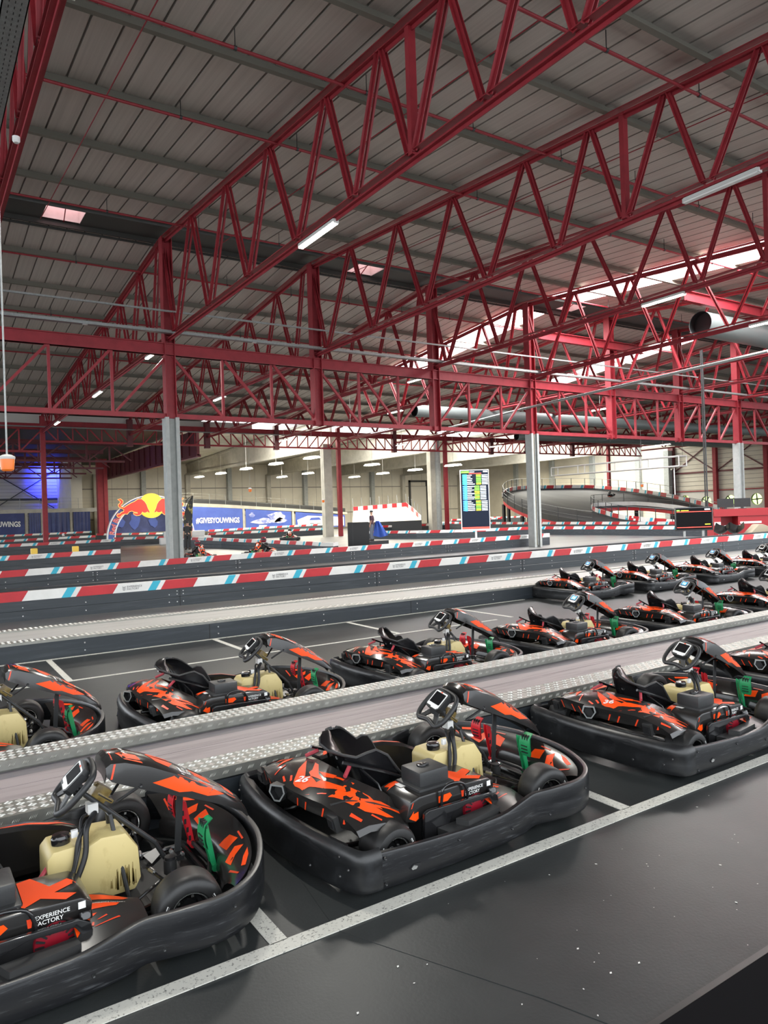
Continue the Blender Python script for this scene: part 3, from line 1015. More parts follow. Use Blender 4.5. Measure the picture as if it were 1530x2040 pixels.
    for sg in (-1, 1):
        def pz(*pts):
            return [(x, sg * (y if y < .3 else .3 + (y - .3) * .70)) for x, y in pts]
        for q in ([(.10, .46), (.15, .455), (.27, .57), (.34, .66), (.29, .665), (.18, .60)], [(.22, .47), (.33, .50), (.43, .58), (.41, .60), (.30, .56)]):
            decal(cm, bv, pz(*q), dn, 1)
        decal(cm, bv, pz((.08, .60), (.10, .585), (.135, .665), (.12, .675)), dn, 2)
        decal(cm, bv, pz((.20, .64), (.212, .63), (.25, .69), (.24, .70)), dn, 2)
        # kinked grey ridge and the open lamp pod behind the wheel
        a = [(.03, .40), (.13, .42), (.27, .455), (.43, .49)]
        pts = []
        for x, y in a:
            h = bv.ray_cast(Vector((x, sg * y, 2)), Vector(dn))
            if h[0] is not None:
                pts.append(h[0] + Vector((0, 0, .002)))
        cm.tube(pts, .007, 6, 3)
        cm.prism([(.02, .25), (.0, .33), (.09, .355), (.115, .33), (.10, .26)], sg * .405, sg * .475, 'xz', 3)
        cm.prism([(.004, .27), (-.006, .315), (.06, .32), (.06, .27)], sg * .415, sg * .465, 'xz', 4)
        for y in (.12, .2, .34, .5):
            decal(cm, bv, [(sg * y, .30), (sg * (y + .012), .30), (sg * (y + .04), .355), (sg * (y + .028), .355)], (1, 0, 0), 2, 'yz', at=-1)
    for q in ([(.191, .159), (.119, .037), (.057, -.067), (.083, -.087), (.064, -.201), (-.048, -.166), (-.054, -.104), (.085, .065)],
              [(.209, .085), (.135, -.014), (.101, -.032), (.083, -.087), (.107, -.194), (.129, -.099), (.207, .039)],
              [(.151, -.065), (.205, -.18), (.169, -.202), (.134, -.156)], [(.194, -.188), (.25, -.299), (.235, -.304), (.176, -.199)],
              [(.009, -.177), (.098, -.177), (.19, -.343), (.155, -.345), (.068, -.258)], [(.049, -.339), (.185, -.297), (.282, -.399), (.303, -.50), (.145, -.439)],
              [(.068, .343), (.129, .395), (.289, .453), (.285, .434), (.205, .363), (.136, .348)], [(.05, .40), (.11, .455), (.26, .50), (.22, .455), (.14, .41)], [(.02, .235), (.10, .30), (.20, .335), (.13, .27)]):
        decal(cm, bv, q, dn, 1)
    for q in ([(-.026, .164), (.07, .206), (.062, .190), (-.033, .150)], [(-.03, -.22), (-.02, -.23), (.06, -.31), (.05, -.315)], [(-.04, .02), (-.03, .01), (-.01, .07), (-.02, .075)], [(-.02, -.02), (-.01, -.03), (.02, .02), (.01, .03)]):
        decal(cm, bv, q, dn, 2)
    cm.build('rear_cowl', ['cowl', 'orange', 'orange_line', 'cowl_grey', 'black'], K, smooth=28, solid=None)
    # --- exhaust outlet
    mb = MB()
    hexo = [(-.054, .003), (-.042, .048), (.042, .048), (.054, .003), (.019, -.048), (-.019, -.048)]
    hexi = [(p[0] * .80, p[1] * .80) for p in hexo]
    en, et = Vector((-.84, -.54, .10)).normalized(), Vector((-.54, .84, 0)).normalized()
    ec = Vector((-.035, .045, .338)) + en * .022
    def ep(p, dd):
        return ec + et * p[0] + Vector((0, 0, 1)) * p[1] + en * dd
    for k in range(6):
        l = (k + 1) % 6
        A, B, a, b = hexo[k], hexo[l], hexi[k], hexi[l]
        mb.quad(ep(A, .045), ep(B, .045), ep(b, .045), ep(a, .045), 0)
        mb.quad(ep(A, .045), ep(B, .045), ep(B, -.03), ep(A, -.03), 2)
        mb.quad(ep(a, .045), ep(b, .045), ep(b, .0), ep(a, .0), 1)
    mb.add([ep(p, .0) for p in hexi], [tuple(range(6))], 1)
    mb.build('exhaust_outlet', ['galv', 'black', 'cowl_grey'], K, smooth=0)
    # --- wheels
    def wheel(x, y, r, wd, turn=0.0):
        sg = 1 if y > 0 else -1
        hw = wd / 2
        prof = [(-hw * .80, r * .56), (-hw * .98, r * .62), (-hw, r * .74), (-hw * .93, r * .90), (-hw * .74, r * .985), (-hw * .4, r), (hw * .4, r), (hw * .74, r * .985), (hw * .93, r * .90), (hw, r * .74), (hw * .98, r * .62), (hw * .80, r * .56), (0, r * .54), (-hw * .80, r * .56)]
        mb = MB().lathe(prof, (0, 0, 0), 'y', 40)
        mb.quad((-.02, sg * -hw * 1.0, 0), (0, 0, 0), (0, 0, 0), (0, 0, 0), 0) if False else None
        o = mb.build('wheel', ['tyre', 'white_decal'], K, smooth=40)
        o.location = (x, y, r)
        o.rotation_euler = (0, 0, turn)
        rm = MB()
        for s2 in (-1, 1):
            rm.lathe([(s2 * hw * .83, r * .58), (s2 * hw * .80, r * .52), (s2 * hw * .55, r * .47), (s2 * hw * .30, r * .42), (s2 * hw * .22, r * .30), (s2 * hw * .34, r * .26), (s2 * hw * .36, r * .13), (s2 * hw * .36, 0)], (0, 0, 0), 'y', 32, 0)
            rm.lathe([(s2 * hw * .40, 0), (s2 * hw * .44, r * .10), (s2 * hw * .36, r * .12)], (0, 0, 0), 'y', 12, 1)
            rm.lathe([(s2 * hw * .80, r * .565), (s2 * hw * .86, r * .57), (s2 * hw * .84, r * .535), (s2 * hw * .78, r * .535)], (0, 0, 0), 'y', 32, 1)
            for k in range(5):
                t = 2 * PI * k / 5
                rm.box((r * .36 * math.cos(t), s2 * hw * .30, r * .36 * math.sin(t)), (.012, .010, .012), 1)
        rm.build('rim', ['rim', 'chrome'], o, smooth=35)
        st_ = MB()
        ys_ = sg * (hw * 1.005)
        for t0 in (.35, 2.6):
            a = [(r * q * math.cos(t), ys_ - sg * abs(q - .74) * .03, r * q * math.sin(t)) for q, t in ((.72, t0), (.72, t0 + .22), (.79, t0 + .22), (.79, t0))]
            st_.quad(*a)
        st_.build('tyre_sticker', ['white_decal'], o, smooth=0)
        return o
    wheel(.275, -.575, .139, .205)
    wheel(.275, .575, .139, .205)
    wheel(1.475, -.585, .157, .172, -.10)
    wheel(1.475, .585, .157, .172, -.10)
    # --- seat
    cs = [((.245, -.01, .647), (.20, -.035, .648), (.29, .015, .648)), ((.245, -.01, .640), (.16, -.075, .638), (.345, .05, .634)), ((.247, 0, .61), (.135, -.115, .615), (.395, .098, .612)),
          ((.272, 0, .55), (.165, -.155, .578), (.45, .14, .578)), ((.315, 0, .465), (.245, -.175, .54), (.505, .165, .535)), ((.365, 0, .355), (.335, -.185, .508), (.565, .18, .485)),
          ((.40, 0, .26), (.40, -.19, .52), (.61, .187, .495)), ((.44, 0, .18), (.47, -.195, .528), (.655, .192, .485)), ((.49, 0, .13), (.55, -.198, .48), (.69, .195, .44)),
          ((.56, 0, .10), (.62, -.195, .385), (.725, .193, .375)), ((.65, 0, .09), (.69, -.19, .30), (.76, .19, .30)), ((.74, 0, .105), (.76, -.175, .225), (.80, .175, .225)), ((.80, 0, .13), (.81, -.15, .17), (.825, .15, .17))]
    rings = []
    for i, (c, n_, f_) in enumerate(cs):
        ring = []
        c = Vector(c)
        for k in range(17):
            q = -1 + 2 * k / 16
            rim = Vector(n_ if q < 0 else f_)
            ang = abs(q) * PI / 2
            m = (1 - math.cos(ang)) ** 1.25
            ly = math.sin(ang) ** .8
            p = c.lerp(rim, m)
            p.y = c.y + (rim.y - c.y) * ly
            ring.append(p)
        rings.append(ring)
    mb = MB().loft(rings, 0, close=False)
    seat = mb.build('seat', ['seat', 'chrome'], K, smooth=60, solid=.010)
    mb = MB()
    for e in (0, -1):
        mb.tube([r[e] for r in rings[1:]], .009, 6, 0)
    mb.tube(rings[0], .009, 6, 0)
    mb.build('seat_edge', ['seat_rim'], seat, smooth=60)
    mb = MB()
    for y, x, z in ((0, .312, .47), (.02, .262, .57), (.09, .372, .36), (.11, .45, .18), (-.11, .45, .18)):
        mb.lathe([(.012, 0), (.012, .007), (.008, .015), (.0, .016)], (x, y, z), 'x', 12)
    mb.build('seat_bolt', ['chrome'], seat)
    for sg in (-1, 1):
        mb = MB()
        mb.tube([(.36, sg * .19, .44), (.42, sg * .28, .36), (.45, sg * .36, .20)], .008, 6, 0)
        mb.tube([(.24, sg * .19, .50), (.50, sg * .23, .40), (.74, sg * .27, .29)], .010, 6, 0)
        mb.tube([(.29, sg * .185, .47), (.225, sg * .235, .435)], .012, 6, 1)
        mb.build('seat_stay', ['black_gloss', 'hose_red'], K)
    # --- frame, floor tray, axle
    mb = MB()
    for sg in (-1, 1):
        mb.tube([(.10, sg * .33, .10), (.5, sg * .36, .06), (1.2, sg * .34, .055), (1.5, sg * .27, .06), (1.72, sg * .24, .07)], .015, 8)
        mb.tube([(.62, sg * .35, .07), (.66, sg * .70, .10), (1.16, sg * .70, .10), (1.22, sg * .33, .07)], .011, 8)
        mb.tube([(1.40, sg * .30, .09), (1.525, sg * .50, .12)], .015, 8)
        mb.tube([(1.62, sg * .26, .09), (1.525, sg * .50, .12)], .013, 8)
    mb.tube([(1.72, -.24, .07), (1.72, .24, .07)], .015, 8)
    mb.tube([(.275, -.60, .139), (.275, .60, .139)], .02, 10, 1)
    mb.build('chassis_frame', ['black_gloss', 'chrome'], K)
    mb = MB().prism([(.82, -.33), (1.35, -.32), (1.72, -.25), (1.80, -.16), (1.80, .16), (1.72, .25), (1.35, .32), (.82, .33)], .036, .046, 'xy')
    for k in range(7):
        mb.bb(1.30 + .035 * k, 1.318 + .035 * k, -.26, -.14, .046, .0475, 1)
        mb.bb(1.30 + .035 * k, 1.318 + .035 * k, .14, .26, .046, .0475, 1)
    mb.build('floor_tray', ['dark_grey', 'cowl_grey'], K)
    # --- fuel tank
    mb = MB()
    mb.prism([(.99, .075), (.955, .16), (.955, .335), (.985, .372), (1.085, .375), (1.125, .345), (1.205, .382), (1.325, .375), (1.385, .285), (1.395, .13), (1.365, .075)], -.12, .11, 'xz')
    rs = random.Random(3)
    tank = mb.build('fuel_tank', ['tank'], K, bevel=.018, smooth=50)
    mb = MB()
    for k in range(26):
        x = rs.uniform(1.24, 1.37)
        z0 = .10 + rs.uniform(0, .02)
        z1 = z0 + rs.uniform(.03, .13) * (1 - .4 * abs(x - 1.32) / .08)
        w_ = rs.uniform(.0015, .005)
        mb.quad((x - w_, -.1212, z0), (x + w_, -.1212, z0), (x + w_ * .3, -.1212, z1), (x - w_ * .3, -.1212, z1))
    mb.build('stain', ['tank_brown'], tank, smooth=0)
    mb = MB().lathe([(.365, .044), (.40, .046), (.405, .042), (.415, .040), (.418, .0)], (1.035, -.03, 0), 'z', 18)
    mb.build('tank_cap', ['black_gloss'], tank)
    mb = MB()
    mb.tube(catmull([(1.16, -.06, .46), (1.10, -.12, .40), (1.07, -.15, .28), (1.00, -.22, .17), (.94, -.3, .13)]), .011, 8)
    mb.tube(catmull([(1.20, -.02, .48), (1.14, -.11, .44), (1.12, -.15, .32), (1.04, -.20, .18), (.98, -.30, .12)]), .014, 8)
    mb.tube(catmull([(1.19, .02, .46), (1.13, -.05, .47), (1.10, -.13, .36), (1.05, -.17, .22)]), .008, 8)
    mb.tube(catmull([(.97, -.08, .30), (.92, -.12, .26), (.86, -.17, .20)]), .011, 8, 1)
    mb.box((1.09, -.075, .42), (.03, .02, .035), 2)
    mb.build('hose', ['black', 'hose_red', 'led_off'], K, smooth=60)
    # --- steering
    C = Vector((1.105, 0, .625))
    ax = Vector((-.70, 0, .714))
    uy = Vector((.714, 0, .70))
    ux = Vector((0, -1, 0))
    roll = math.radians(-9)
    ux, uy = ux * math.cos(roll) + uy * math.sin(roll), uy * math.cos(roll) - ux * math.sin(roll)
    def WP(a, b, h=0):
        return C + ux * a + uy * b + ax * h
    rimp = [(-.145, .0), (-.135, .07), (-.095, .118), (0, .128), (.095, .118), (.135, .07), (.145, 0), (.138, -.07), (.105, -.112), (.06, -.108), (0, -.098), (-.06, -.108), (-.105, -.112), (-.138, -.07)]
    mb = MB().tube(catmull([WP(a, b) for a, b in rimp], 4, True), .0165, 10, 0, closed=True)
    sw = mb.build('steering_wheel', ['dark_grey'], K, smooth=60)
    DISP.append(WP)
    mb = MB()
    def plate(poly, h0, h1, mi):
        n = len(poly)
        mb.add([WP(a, b, h0) for a, b in poly] + [WP(a, b, h1) for a, b in poly], [tuple(range(n - 1, -1, -1)), tuple(range(n, 2 * n))] + [(k, (k + 1) % n, n + (k + 1) % n, n + k) for k in range(n)], mi)
    plate([(-.02, .04), (-.05, -.02), (-.10, -.10), (-.07, -.108), (-.02, -.05), (.02, -.05), (.07, -.108), (.10, -.10), (.05, -.02), (.02, .04)], -.006, .004, 0)
    plate([(-.10, .118), (-.09, .09), (-.03, .03), (.03, .03), (.09, .09), (.10, .118), (.0, .05)], -.006, .004, 0)
    mb.build('spoke', ['dark_grey'], sw, smooth=20)
    mb = MB()
    def rbox(a0, a1, b0, b1, c):
        return [(a0 + c, b0), (a1 - c, b0), (a1, b0 + c), (a1, b1 - c), (a1 - c, b1), (a0 + c, b1), (a0, b1 - c), (a0, b0 + c)]
    plate(rbox(-.082, .082, -.03, .112, .022), .006, .045, 0)
    plate(rbox(-.066, .066, -.016, .100, .006), .045, .0465, 1)
    plate([(-.01, -.024), (.05, -.024), (.066, -.008), (.066, .01), (-.01, .0)], .045, .047, 1)
    plate([(-.056, .006), (.050, .006), (.056, .012), (.056, .090), (-.056, .090)], .0465, .048, 2)
    plate([(-.012, .092), (.012, .092), (.006, .099), (-.006, .099)], .0466, .048, 3)
    mb.build('display', ['dark_grey', 'led_off', 'screen', 'orange'], sw, smooth=20)
    mb = MB().cyl(C - ax * .02, (1.50, 0, .235), .013, 12)
    mb.cyl((1.50, 0, .235), (1.56, 0, .12), .012, 10)
    mb.cyl(C - ax * .03, C - ax * .055, .032, 14)
    mb.box((1.19, 0, .50), (.05, .06, .05), 1)
    mb.tube([(1.32, -.16, .06), (1.27, -.03, .45), (1.27, .03, .45), (1.32, .16, .06)], .011, 8)
    mb.build('steering_column', ['dark_grey', 'lamp_body'], K)
    mb = MB()
    rot = Matrix.Rotation(math.radians(40), 3, 'Y')
    mb.box((1.245, .06, .545), (.085, .065, .075), 0, rot)
    mb.box((1.262, .06, .52), (.10, .07, .022), 1, rot)
    mb.box((1.225, .06, .592), (.022, .022, .02), 1, rot)
    mb.build('fluid_reservoir', ['tank_brown', 'black'], K, bevel=.008)
    # --- front fairing
    fs = [(1.232, .655, .105, .012), (1.238, .735, .112, .06), (1.262, .752, .118, .105), (1.33, .745, .124, .13), (1.45, .700, .128, .14), (1.58, .632, .120, .130), (1.72, .545, .104, .105), (1.86, .448, .088, .08), (1.96, .362, .078, .055), (2.0, .300, .072, .04)]
    rings = []
    for x, z, wv, d in fs:
        rings.append([Vector((x, s * wv * a, z + b - d * c)) for s, a, b, c in ((-1, 1.10, 0, 1), (-1, 1.06, 0, .5), (-1, 1.0, -.018, 0), (-1, .78, .0, 0), (-1, .36, .012, 0), (1, 0.0, .013, 0), (1, .36, .012, 0), (1, .78, 0, 0), (1, 1.0, -.018, 0), (1, 1.06, 0, .5), (1, 1.10, 0, 1))])
    base = MB().loft(rings, 0, close=False)
    bv = base.bvh()
    fm = MB()
    fm.add(base.v, base.f, 0)
    for sg in (-1, 1):
        decal(fm, bv, [(1.30, sg * .04), (1.33, sg * .105), (1.42, sg * .115), (1.40, sg * .05)], dn, 1)
        decal(fm, bv, [(1.46, sg * .0), (1.50, sg * .07), (1.56, sg * .09), (1.60, sg * .02)], dn, 1)
        decal(fm, bv, [(1.68, sg * .02), (1.72, sg * .10), (1.80, sg * .085), (1.78, sg * .03)], dn, 1)
        decal(fm, bv, [(1.86, sg * .01), (1.88, sg * .08), (1.93, sg * .07), (1.92, sg * .01)], dn, 1)
        decal(fm, bv, [(1.27, sg * .02), (1.275, sg * .02), (1.275, sg * .10), (1.27, sg * .10)], dn, 2)
        decal(fm, bv, [(1.61, sg * .05), (1.625, sg * .05), (1.64, sg * .10), (1.625, sg * .10)], dn, 3)
        dd = (0, -sg, 0)
        decal(fm, bv, [(1.46, .60), (1.60, .605), (1.73, .525), (1.86, .43), (1.76, .45), (1.67, .50), (1.60, .515)], dd, 1, 'xz', at=sg * 2)
        decal(fm, bv, [(1.255, .66), (1.265, .66), (1.285, .73), (1.275, .73)], dd, 2, 'xz', at=sg * 2)
    decal_text(fm, bv, 'EXPERIENCE', 1.66, .055, .018, -PI / 2, dn, 3)
    decal_text(fm, bv, 'FACTORY', 1.635, .04, .018, -PI / 2, dn, 3)
    fair = fm.build('front_fairing', ['cowl', 'orange', 'orange_line', 'white_decal'], K, smooth=32, solid=None)
    for sg in (-1, 1):
        mb = MB()
        mb.lathe([(sg * .002, 0), (sg * .006, .008), (0, .012), (-sg * .006, .012)], (1.40, sg * .138, .60), 'y', 10)
        mb.tube([(1.40, sg * .135, .60), (1.30, sg * .06, .52)], .008, 6)
        mb.build('fairing_bracket', ['dark_grey'], fair)
    MB().bar((1.66, .04, .50), (1.63, .04, .10), .034, .010).build('fairing_strut', ['dark_grey'], fair)
    # --- nose cowl
    outer = [(1.66, -.705, .236), (1.76, -.615, .246), (1.855, -.455, .252), (1.92, -.24, .256), (1.945, 0, .258)]
    inner = [(1.685, -.50, .150), (1.715, -.42, .155), (1.755, -.31, .165), (1.79, -.16, .175), (1.80, 0, .178)]
    outer = outer + [(x, -y, z) for x, y, z in outer[-2::-1]]
    inner = inner + [(x, -y, z) for x, y, z in inner[-2::-1]]
    O = catmull(outer, 4)
    I = catmull(inner, 4)
    rings = []
    for o, i in zip(O, I):
        rings.append([o + Vector((0, 0, -.02)), o, o.lerp(i, .28) + Vector((0, 0, .010)), o.lerp(i, .66) + Vector((0, 0, .012)), i, i + Vector((-.012, 0, -.02)), i + Vector((-.02, 0, -.09))])
    base = MB().loft(rings, 0, close=False)
    bv = base.bvh()
    nm = MB()
    nm.add(base.v, base.f, 0)
    for sg in (-1, 1):
        decal(nm, bv, [(1.80, sg * .14), (1.86, sg * .15), (1.87, sg * .24), (1.80, sg * .25)], dn, 1)
        decal(nm, bv, [(1.76, sg * .33), (1.83, sg * .29), (1.86, sg * .34), (1.80, sg * .37), (1.755, sg * .42)], dn, 1)
        decal(nm, bv, [(1.86, sg * .39), (1.835, sg * .46), (1.78, sg * .55), (1.765, sg * .53), (1.81, sg * .45)], dn, 1)
        decal(nm, bv, [(1.725, sg * .46), (1.735, sg * .46), (1.735, sg * .58), (1.725, sg * .58)], dn, 2)
        decal(nm, bv, [(1.89, sg * .18), (1.90, sg * .18), (1.885, sg * .28), (1.875, sg * .28)], dn, 2)
    nm.build('nose_cowl', ['cowl', 'orange', 'orange_line'], K, smooth=40)
    # --- pedals
    for sg, mname, px, nm_ in ((1, 'pedal_red', 1.70, 'brake_pedal'), (-1, 'pedal_green', 1.70, 'throttle_pedal')):
        y = .215 if sg > 0 else -.185
        mb = MB()
        mb.prism([(px + .05, .085), (px + .075, .085), (px + .03, .34), (px - .005, .36), (px - .005, .32)], y - sg * .05, y - sg * .042, 'xz')
        mb.prism([(px + .05, .085), (px + .075, .085), (px + .03, .34), (px - .005, .36), (px - .005, .32)], y - sg * .02, y - sg * .012, 'xz')
        mb.cyl((px + .062, y - sg * .06, .09), (px + .062, y + sg * .0, .09), .020, 12)
        pad = []
        for k in range(7):
            z = .235 + .155 * k / 6
            xx = px - .012 - .018 * math.sin(PI * k / 6) + (.03 if k == 6 else 0)
            hw = (.034, .048, .052, .052, .050, .044, .032)[k]
            pad.append([Vector((xx, y + sg * .05 + a * hw, z)) for a in (-1, -.33, .33, 1)])
        mb.loft(pad, 0, close=False)
        mb.loft([[p + Vector((.008, 0, 0)) for p in r] for r in pad], 0, close=False)
        for k in range(3):
            mb.box((px - .014, y + sg * .05 - .022 + .022 * k, .362), (.022, .008, .040), 1)
            mb.box((px - .030, y + sg * .05, .265 + .022 * k), (.010, .055, .006), 1)
        for k in range(4):
            mb.box((px + .045 - .012 * k, y - sg * .0515, .13 + .05 * k), (.012, .003, .028), 1)
        mb.build(nm_, [mname, 'black'], K, smooth=40)
    # --- engine side
    mb = MB()
    mb.bb(.52, 1.02, -.56, -.30, .07, .25, 0)
    mb.lathe([(-.585, 0), (-.585, .045), (-.575, .085), (-.55, .092), (-.50, .092)], (.915, 0, .185), 'y', 28, 1)
    for k in range(18):
        t = 2 * PI * k / 18
        mb.box((.915 + .066 * math.cos(t), -.583, .185 + .066 * math.sin(t)), (.036, .006, .008), 0, Matrix.Rotation(-t, 3, 'Y'))
    mb.prism([(.74, .06), (.74, .20), (.80, .24), (1.0, .24), (1.03, .18), (1.02, .06)], -.54, -.42, 'xz', 1)
    for x, z in ((.55, .17), (.60, .175), (.66, .14)):
        mb.lathe([(-.578, 0), (-.574, .009), (-.56, .010)], (x, 0, z), 'y', 10, 2)
    mb.build('engine', ['black', 'engine_red', 'chrome'], K, smooth=35)
    cov = MB().prism([(.40, .235), (.44, .335), (.50, .352), (.80, .352), (1.02, .338), (1.065, .308), (1.06, .262), (.97, .245), (.60, .262), (.47, .215)], -.575, -.27, 'xz', 0)
    me = cov.mesh('tmp', ['cowl'], bevel=.012)
    base = MB()
    base.add([v.co for v in me.vertices], [tuple(p.vertices) for p in me.polygons], 0)
    bv = base.bvh()
    for poly in ([(.79, -.56), (.80, -.30), (.86, -.28), (.92, -.40), (1.0, -.36), (1.03, -.41), (.93, -.47), (1.01, -.52), (.96, -.56), (.87, -.50)],
                 [(.42, -.30), (.56, -.29), (.56, -.34), (.44, -.345)]):
        decal(base, bv, poly, dn, 1)
    for poly in ([(.635, .285), (.70, .282), (.735, .305), (.72, .325), (.635, .322)], [(.425, .25), (.47, .225), (.49, .235), (.49, .275), (.455, .268), (.46, .285)]):
        decal(base, bv, poly, (0, 1, 0), 1, 'xz', at=-2)
    decal(base, bv, [(1.005, .292), (1.035, .292), (1.035, .322), (1.005, .322)], (0, 1, 0), 2, 'xz', at=-2)
    decal(base, bv, [(.44, .30), (.446, .30), (.46, .33), (.454, .33)], (0, 1, 0), 3, 'xz', at=-2)
    decal(base, bv, [(.50, -.40), (.54, -.40), (.54, -.33), (.50, -.33)], dn, 2)
    decal_text(base, bv, 'EXPERIENCE', .835, .300, .018, 0, (0, 1, 0), 2, 'xz', at=-2, bold=.012)
    decal_text(base, bv, 'FACTORY', .835, .276, .018, 0, (0, 1, 0), 2, 'xz', at=-2, bold=.012)
    decal(base, bv, [(.808, .278), (.822, .278), (.826, .315), (.804, .315)], (0, 1, 0), 3, 'xz', at=-2)
    base.build('engine_cover', ['cowl', 'orange', 'white_decal', 'orange_line'], K, smooth=32)
    mb = MB().prism([(.565, -.50), (.78, -.50), (.78, -.31), (.565, -.31)], .345, .448, 'xy')
    mb.prism([(.535, -.53), (.80, -.53), (.80, -.29), (.535, -.29)], .345, .366, 'xy')
    ab = mb.build('airbox', ['airbox'], K, bevel=.016, smooth=40)
    mb = MB().box((.67, -.41, .455), (.045, .03, .014)).cyl((.655, -.40, .445), (.655, -.40, .458), .03, 16)
    mb.build('airbox_lid_catch', ['black_gloss'], ab, bevel=.004)
    mb = MB()
    mb.tube(catmull([(.645, -.585, .25), (.645, -.60, .34), (.66, -.60, .375), (.72, -.60, .385), (.80, -.60, .365), (.83, -.60, .31), (.84, -.585, .25)], 4), .009, 8)
    mb.prism([(.49, .115), (.50, .268), (.53, .283), (1.00, .272), (1.045, .245), (1.06, .18), (1.04, .10), (1.015, .10), (1.01, .20), (.98, .245), (.80, .25), (.70, .225), (.64, .13), (.60, .10)], -.625, -.60, 'xz')
    mb.cyl((1.03, -.60, .25), (1.03, -.585, .28), .028, 12)
    mb.build('engine_guard', ['black_gloss'], K, smooth=40, bevel=.005)
    # --- side pods
    zs = [(.98, .225), (1.06, .228), (1.14, .215), (1.22, .195), (1.30, .165)]
    rings = []
    for x, z in zs:
        yo = -.735
        yi = -.34 if x < 1.2 else -.40
        rings.append([Vector((x, yi, z - .10)), Vector((x, yi - .01, z + .012)), Vector((x, -.48, z + .012)), Vector((x, -.60, z - .012)), Vector((x, yo, z - .045)), Vector((x, yo - .005, z - .08))])
    base = MB().loft(rings, 0, close=False)
    bv = base.bvh()
    pm = MB()
    pm.add(base.v, base.f, 0)
    for poly in ([(.985, -.37), (1.10, -.36), (1.25, -.425), (1.22, -.445), (1.09, -.415), (.985, -.425)], [(.985, -.45), (1.05, -.44), (1.20, -.47), (1.18, -.49), (1.05, -.50), (.985, -.555)], [(.985, -.575), (1.03, -.53), (1.09, -.525), (1.02, -.59), (.985, -.64)]):
        decal(pm, bv, poly, dn, 1)
    for poly in ([(1.08, -.57), (1.088, -.57), (1.13, -.55), (1.125, -.543)], [(1.06, -.61), (1.068, -.61), (1.18, -.57), (1.175, -.562)], [(1.05, -.60), (1.06, -.58), (1.067, -.583), (1.06, -.605)]):
        decal(pm, bv, poly, dn, 2)
    decal_text(pm, bv, 'EXPERIENCE FACTORY', 1.08, -.455, .010, -.15, dn, 3)
    # raised ledge beside the engine
    pm.prism([(.60, -.745), (.58, -.63), (.66, -.625), (1.0, -.625), (1.0, -.745)], .12, .178, 'xy', 4)
    pm.prism([(.72, -.735), (.69, -.66), (.98, -.635), (.99, -.70)], .178, .212, 'xy', 4)
    pm.build('side_pod', ['cowl_grey', 'orange', 'orange_line', 'white_decal', 'cowl_grey'], K, smooth=30)
    zs = [(.44, .33, .43), (.55, .345, .42), (.75, .345, .42), (.95, .325, .42), (1.12, .28, .42), (1.25, .215, .43), (1.31, .16, .45)]
    rings = []
    for x, z, yi in zs:
        rings.append([Vector((x, yi, .07)), Vector((x, yi, z - .02)), Vector((x, yi + .015, z)), Vector((x, yi + .09, z - .005)), Vector((x, .62, z * .62 + .07)), Vector((x, .735, .185)), Vector((x, .74, .12))])
    base = MB().loft(rings, 0, close=False, caps=True)
    bv = base.bvh()
    pm = MB()
    pm.add(base.v, base.f, 0)
    for poly in ([(.46, .44), (.72, .44), (.80, .50), (.50, .50)], [(.76, .445), (1.05, .445), (1.20, .50), (1.0, .48)], [(.55, .53), (.80, .53), (1.0, .60), (.7, .58)], [(.90, .53), (1.1, .53), (1.2, .57), (1.05, .57)]):
        decal(pm, bv, poly, dn, 1)
    pm.build('side_pod', ['cowl', 'orange'], K, smooth=30)
    # --- steering links, master cylinder
    mb = MB()
    for sg in (-1, 1):
        mb.cyl((1.52, sg * .50, .13), (1.44, sg * .06, .14), .008, 8, 0)
        mb.cyl((1.515, sg * .475, .131), (1.505, sg * .42, .132), .013, 10, 1)
        mb.cyl((1.455, sg * .14, .139), (1.445, sg * .09, .140), .013, 10, 1)
        mb.cyl((1.525, sg * .50, .08), (1.525, sg * .50, .19), .018, 10, 2)
        mb.box((1.52, sg * .515, .13), (.05, .03, .05), 2)
    mb.cyl((1.56, -.06, .08), (1.56, -.06, .15), .034, 16, 3)
    mb.cyl((1.56, -.06, .15), (1.56, -.06, .165), .028, 16, 2)
    mb.quad((1.62, -.12, .06), (1.62, -.20, .06), (1.54, -.20, .12), (1.54, -.12, .12), 1)
    mb.quad((1.52, .14, .06), (1.60, .22, .07), (1.585, .26, .09), (1.49, .20, .09), 4)
    mb.tube([(1.70, -.26, .10), (1.76, -.10, .10), (1.76, .22, .10)], .012, 8, 2)
    mb.box((1.62, .02, .12), (.06, .07, .03), 2)
    for a, b, c in ((1.60, .05, .14), (1.64, -.02, .14), (1.60, -.02, .11), (1.66, .09, .12)):
        mb.cyl((a, b - .008, c), (a, b + .008, c), .010, 8, 1)
    mb.tube(catmull([(1.10, -.14, .08), (1.25, -.26, .07), (1.40, -.22, .10), (1.5, -.12, .09)]), .008, 8, 3)
    mb.build('steering_linkage', ['black_gloss', 'chrome', 'black', 'cowl_grey', 'lamp_body'], K)
    return K

def number_decal(kart, s, rear=True):
    mb = MB()
    if rear:
        # figures on the orange flash of the rear cowl
        ux = Vector((-.25, -.95, .0)).normalized()
        decal_text(mb, RC_BVH[0], s, -.012, -.066, .062, math.radians(-65), (0, 0, -1), 0, bold=.03, off=.006)
    else:
        put_text(mb, s, (1.335, .055, .758), Vector((0, -1, 0)), Vector((.90, 0, -.42)).normalized(), .09, 0, bold=.03)
    o = mb.build('number', ['white_decal'], kart, smooth=0)
    return o

